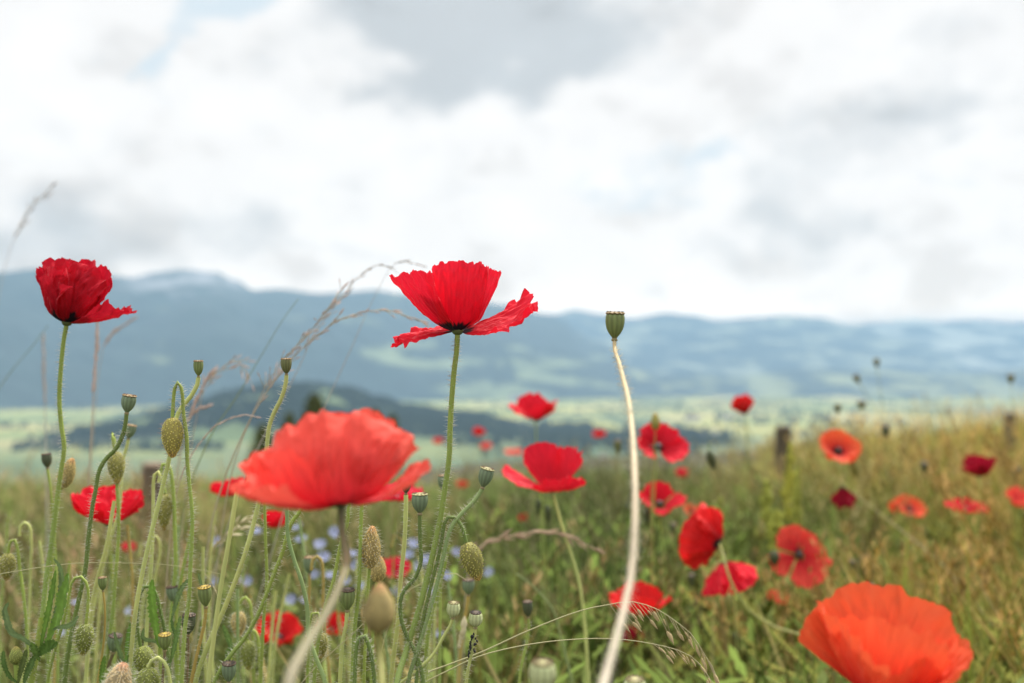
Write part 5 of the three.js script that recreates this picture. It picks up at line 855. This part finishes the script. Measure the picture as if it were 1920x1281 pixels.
grassStalk({ label: 'pale straight blade slanting up right at the bottom, left of the large front bud', d: 0.55, width: 4.5, hue: 'pale', stem: [[694, 1157], [668, 1182], [642, 1206], [600, 1243], [565, 1281], [545, 1310]] });
grassStalk({ label: 'thin pale grass line crossing the lower left stems', d: 0.60, width: 2.6, hue: 'pale', stem: [[420, 1078], [360, 1066], [300, 1058], [230, 1056], [150, 1056], [90, 1062], [40, 1070], [-20, 1082], [-80, 1120]] });
grassStalk({ label: 'pale leaning stalk bent over right beside the nodding leaning bud', d: 0.66, width: 4, hue: 'pale', stem: [[874, 1088], [862, 1078], [845, 1075], [828, 1079], [806, 1088], [784, 1098], [765, 1108], [740, 1140], [720, 1200]] });
grassStalk({ label: 'green thin blade slanting up right over the dark hill', d: 0.85, width: 3, hue: 'green', stem: [[560, 560], [530, 600], [500, 650], [470, 700], [440, 750], [405, 800], [380, 850], [350, 930], [330, 1040]] });
grassStalk({ label: 'faint thin blade slanting across the blue mountain at the left edge', d: 1.1, width: 2.8, hue: 'green', stem: [[90, 610], [60, 650], [30, 685], [0, 725], [-40, 790], [-70, 880]] });
grassStalk({ label: 'thick dry stalk slanting down right through the grass on the right', d: 1.45, width: 4, hue: 'straw', stem: [[1560, 890], [1600, 925], [1640, 955], [1690, 995], [1740, 1035], [1790, 1085]], count: 0 });
grassStalk({ label: 'pale stalk bending down at the far right above the orange poppy', d: 1.2, width: 4, hue: 'straw', stem: [[1815, 1025], [1830, 1070], [1850, 1120], [1880, 1160], [1915, 1200]], count: 0 });
grassStalk({ label: 'light curved blade lying over the grass, right of the small arching seed stalk', d: 0.95, width: 8, hue: 'green', stem: [[968, 1076], [985, 1088], [1005, 1105], [1020, 1122], [1036, 1142], [1050, 1190]], count: 0 });
grassStalk({ label: 'withered tan husks beside the soft grey seed head, bottom centre', d: 0.72, width: 4, hue: 'straw', husk: 'pale', count: 6, px: 45, len: 22, gap: 0.0, open: 0.6, fat: 1.6, seed: 22, stem: [[869, 1180], [864, 1200], [860, 1230], [858, 1290]] });

// small blue flowers among the stems: a cup with a ring of toothed rays
function blueFlower(px, py, w, d, label) {
  const foot = toGround(pts([[px, py], [px + 2, py + 30], [px + 4, py + 80]], d), 0.2), o = thing('blue_flower', foot[foot.length - 1], label, 'blue flower', 'small blue flowers among the poppy stems'), r = rng(px * 3 + py), R = w / F * d / 2;
  const g = sweep(foot, 0.0007, (s, c) => { c[0] = 0.14; c[1] = 0.18; c[2] = 0.08; }, 4, 0.02); mesh('stem', offset(g, o.position), M.stem, o);
  const head = at(px, py, d).sub(o.position), yaw = r() * 6.28, pitch = 0.3 + 0.8 * r(), turn = (x) => { x.rotateX(pitch); x.rotateZ((r.z ??= (r() - 0.5)) * 0.8); x.translate(head.x, head.y, head.z); return x; };
  const cup = new THREE.SphereGeometry(R * 0.28, 8, 6); cup.scale(1, 1.4, 1); cup.translate(0, -R * 0.3, 0); mesh('calyx', turn(strip(cup)), M.cx ?? (M.cx = std([0.12, 0.15, 0.08], 0.8)), o);
  const parts = [];
  for (let i = 0; i < 9; i++) {
    const a = yaw + i / 9 * 6.283, len = R * (0.85 + 0.25 * r()), pos = [0, 0, 0], idx = [];
    for (const [t, k, up] of [[0.55, -0.14, 0.18], [0.95, -0.24, 0.30], [0.86, -0.08, 0.28], [1.02, 0.02, 0.32], [0.86, 0.1, 0.28], [0.94, 0.25, 0.30], [0.55, 0.14, 0.18]]) pos.push(Math.cos(a) * t * len - Math.sin(a) * k * len, up * len, Math.sin(a) * t * len + Math.cos(a) * k * len);
    for (let k = 1; k < 7; k++) idx.push(0, k, k + 1); parts.push(geo(pos, idx));
  }
  mesh('flower_head', turn(mergeGeometries(parts)), M.blue ?? (M.blue = leafy(0.4, 0.9, { vertexColors: false, color: new THREE.Color().setRGB(0.42, 0.46, 0.74) })), o);
}
const BL = 'small pale blue flower among the stems below the coral poppy';
for (const [x, y, w] of [[558, 990, 22], [565, 1012, 24], [600, 1022, 26], [628, 998, 26], [605, 1045, 26], [622, 1080, 28], [545, 1125, 24], [480, 997, 22], [461, 1090, 24], [660, 1040, 22], [648, 1090, 22], [590, 1078, 20], [664, 1060, 22], [572, 1126, 22], [676, 1100, 20]]) blueFlower(x, y, w, 1.35, BL);
for (const [x, y, w] of [[766, 1042, 26], [775, 1020, 24], [782, 1062, 24], [800, 1050, 24], [742, 1110, 22], [810, 1110, 22], [838, 1080, 20]]) blueFlower(x, y, w, 1.4, 'small pale blue flower between the jade seed head and the crossing stems');
for (const [x, y, w, l] of [[856, 1036, 20, 'small pale blue flower left of the leaning warty bud'], [915, 1073, 20, 'small pale blue flower right of the tip of the leaning warty bud'], [144, 1130, 18, 'small pale blue flower beside the thin bud arch, lower left'], [243, 1146, 18, 'small pale blue flower behind the toothed leaf, lower left'], [113, 1186, 22, 'small pale lilac flower right of the leafy shoot, lower left'], [406, 1015, 20, 'small pale blue flower behind the oat husks on the left'], [822, 1190, 20, 'small pale blue flower over the slanting whitish stem'], [400, 1090, 18, 'small pale blue flower right of the golden seed head']]) blueFlower(x, y, w, 1.3, l);

// yellow green flower spikes on the right
function spike(px, top, foot, w, d, label, tone) {
  const stem = toGround(pts([[px, top], [px - 2, (top + foot) / 2], [px - 4, foot]], d), 0.1), o = thing('yellow_flower_spike', stem[stem.length - 1], label, 'yellow flower'), r = rng(px + 5), g = sweep(stem, 0.0016, (s, c) => { c[0] = 0.18; c[1] = 0.20; c[2] = 0.06; }, 5, 0.02);
  mesh('stem', offset(g, o.position), M.stem, o);
  const parts = [], R = w / F * d / 2, c = V();
  for (let i = 0; i < 300; i++) {
    const t = Math.pow(r(), 0.85), py = lerp(top - 4, foot, t), rr = R * (0.12 + 0.88 * Math.pow(t, 0.8)) * (0.75 + 0.5 * n2(t * 5, px)) * Math.sqrt(0.2 + 0.8 * r()), a = r() * 6.283; c.copy(at(px - 4 * t, py, d)).sub(o.position); c.x += Math.cos(a) * rr; c.z += Math.sin(a) * rr;
    const b = new THREE.TetrahedronGeometry(0.0038 * (0.6 + 0.8 * r()), 0); b.rotateX(r() * 6); b.rotateY(r() * 6); b.translate(c.x, c.y, c.z); const k = 0.65 + 0.6 * r(); parts.push(paint(strip(b), (v, q) => { q[0] = tone[0] * k; q[1] = tone[1] * k; q[2] = tone[2] * k; }));
  }
  const m = mesh('floret_spike', mergeGeometries(parts), leafy(0.3, 0.9), o); m.userData.kind = 'stuff';
}
spike(1482, 832, 980, 34, 2.0, 'tallest yellow green flower spike, right beside the brown fence post', [0.62, 0.60, 0.10]);
spike(1496, 880, 990, 26, 1.9, 'yellow green spike just right of the tallest one', [0.52, 0.54, 0.11]);
spike(1438, 905, 1010, 40, 1.8, 'broad yellow green spike left of the fence post, over the coral eye poppy', [0.52, 0.55, 0.11]);
spike(1352, 935, 1000, 26, 1.9, 'short yellow spike right above the domed poppy', [0.48, 0.50, 0.12]);
spike(1456, 960, 1030, 36, 1.7, 'lowest yellow green spike above the coral eye poppy', [0.52, 0.54, 0.10]);

// weathered wooden fence posts
function post(px, topPy, w, d, label, tone) {
  const p = at(px, HORIZON, d); p.y = groundY(p.x, p.z) - 0.05;
  const H = at(px, topPy, d).y - p.y, R = w / F * d / 2, o = thing('fence_post', p, label, 'fence post', 'weathered fence posts in the meadow'), g = new THREE.CylinderGeometry(R * 0.93, R, H, 20, 14), a = g.attributes.position, v = V();
  for (let i = 0; i < a.count; i++) { v.fromBufferAttribute(a, i); const k = 1 + 0.06 * n3(v.x * 30, v.y * 3, v.z * 30 + px) + 0.03 * n3(v.x * 90, v.y * 5, v.z * 90); a.setXYZ(i, v.x * k, v.y + (v.y > H * 0.49 ? 0.012 * n3(v.x * 25, 1, v.z * 25) : 0), v.z * k); }
  g.translate(0, H / 2, 0); g.computeVertexNormals(); o.rotation.z = 0.02 * n2(px, 1);
  mesh('post', paint(strip(g), (q, c) => { const f = 0.8 + 0.35 * n3(q.x * 60, q.y * 4, q.z * 60) + 0.2 * n3(q.x * 160, q.y * 9, q.z * 160); c[0] = tone[0] * f; c[1] = tone[1] * f; c[2] = tone[2] * f; }), M.wood ?? (M.wood = std([1, 1, 1], 0.92, { vertexColors: true })), o);
  const top = new THREE.CylinderGeometry(R * 0.80, R * 0.94, 0.008, 18); top.translate(0, H + 0.004, 0); mesh('cut_top', strip(top), std([tone[0] * 1.5, tone[1] * 1.45, tone[2] * 1.4], 0.9), o);
}
post(1468, 802, 32, 4.2, 'brown fence post standing left of the orange saucer poppy', [0.12, 0.09, 0.06]);
post(284, 872, 44, 3.3, 'broad brown fence post behind the stems on the left', [0.19, 0.14, 0.10]);
post(1893, 778, 22, 5.6, 'grey brown fence post at the right edge', [0.13, 0.10, 0.075]);
renderer.render(scene, camera);
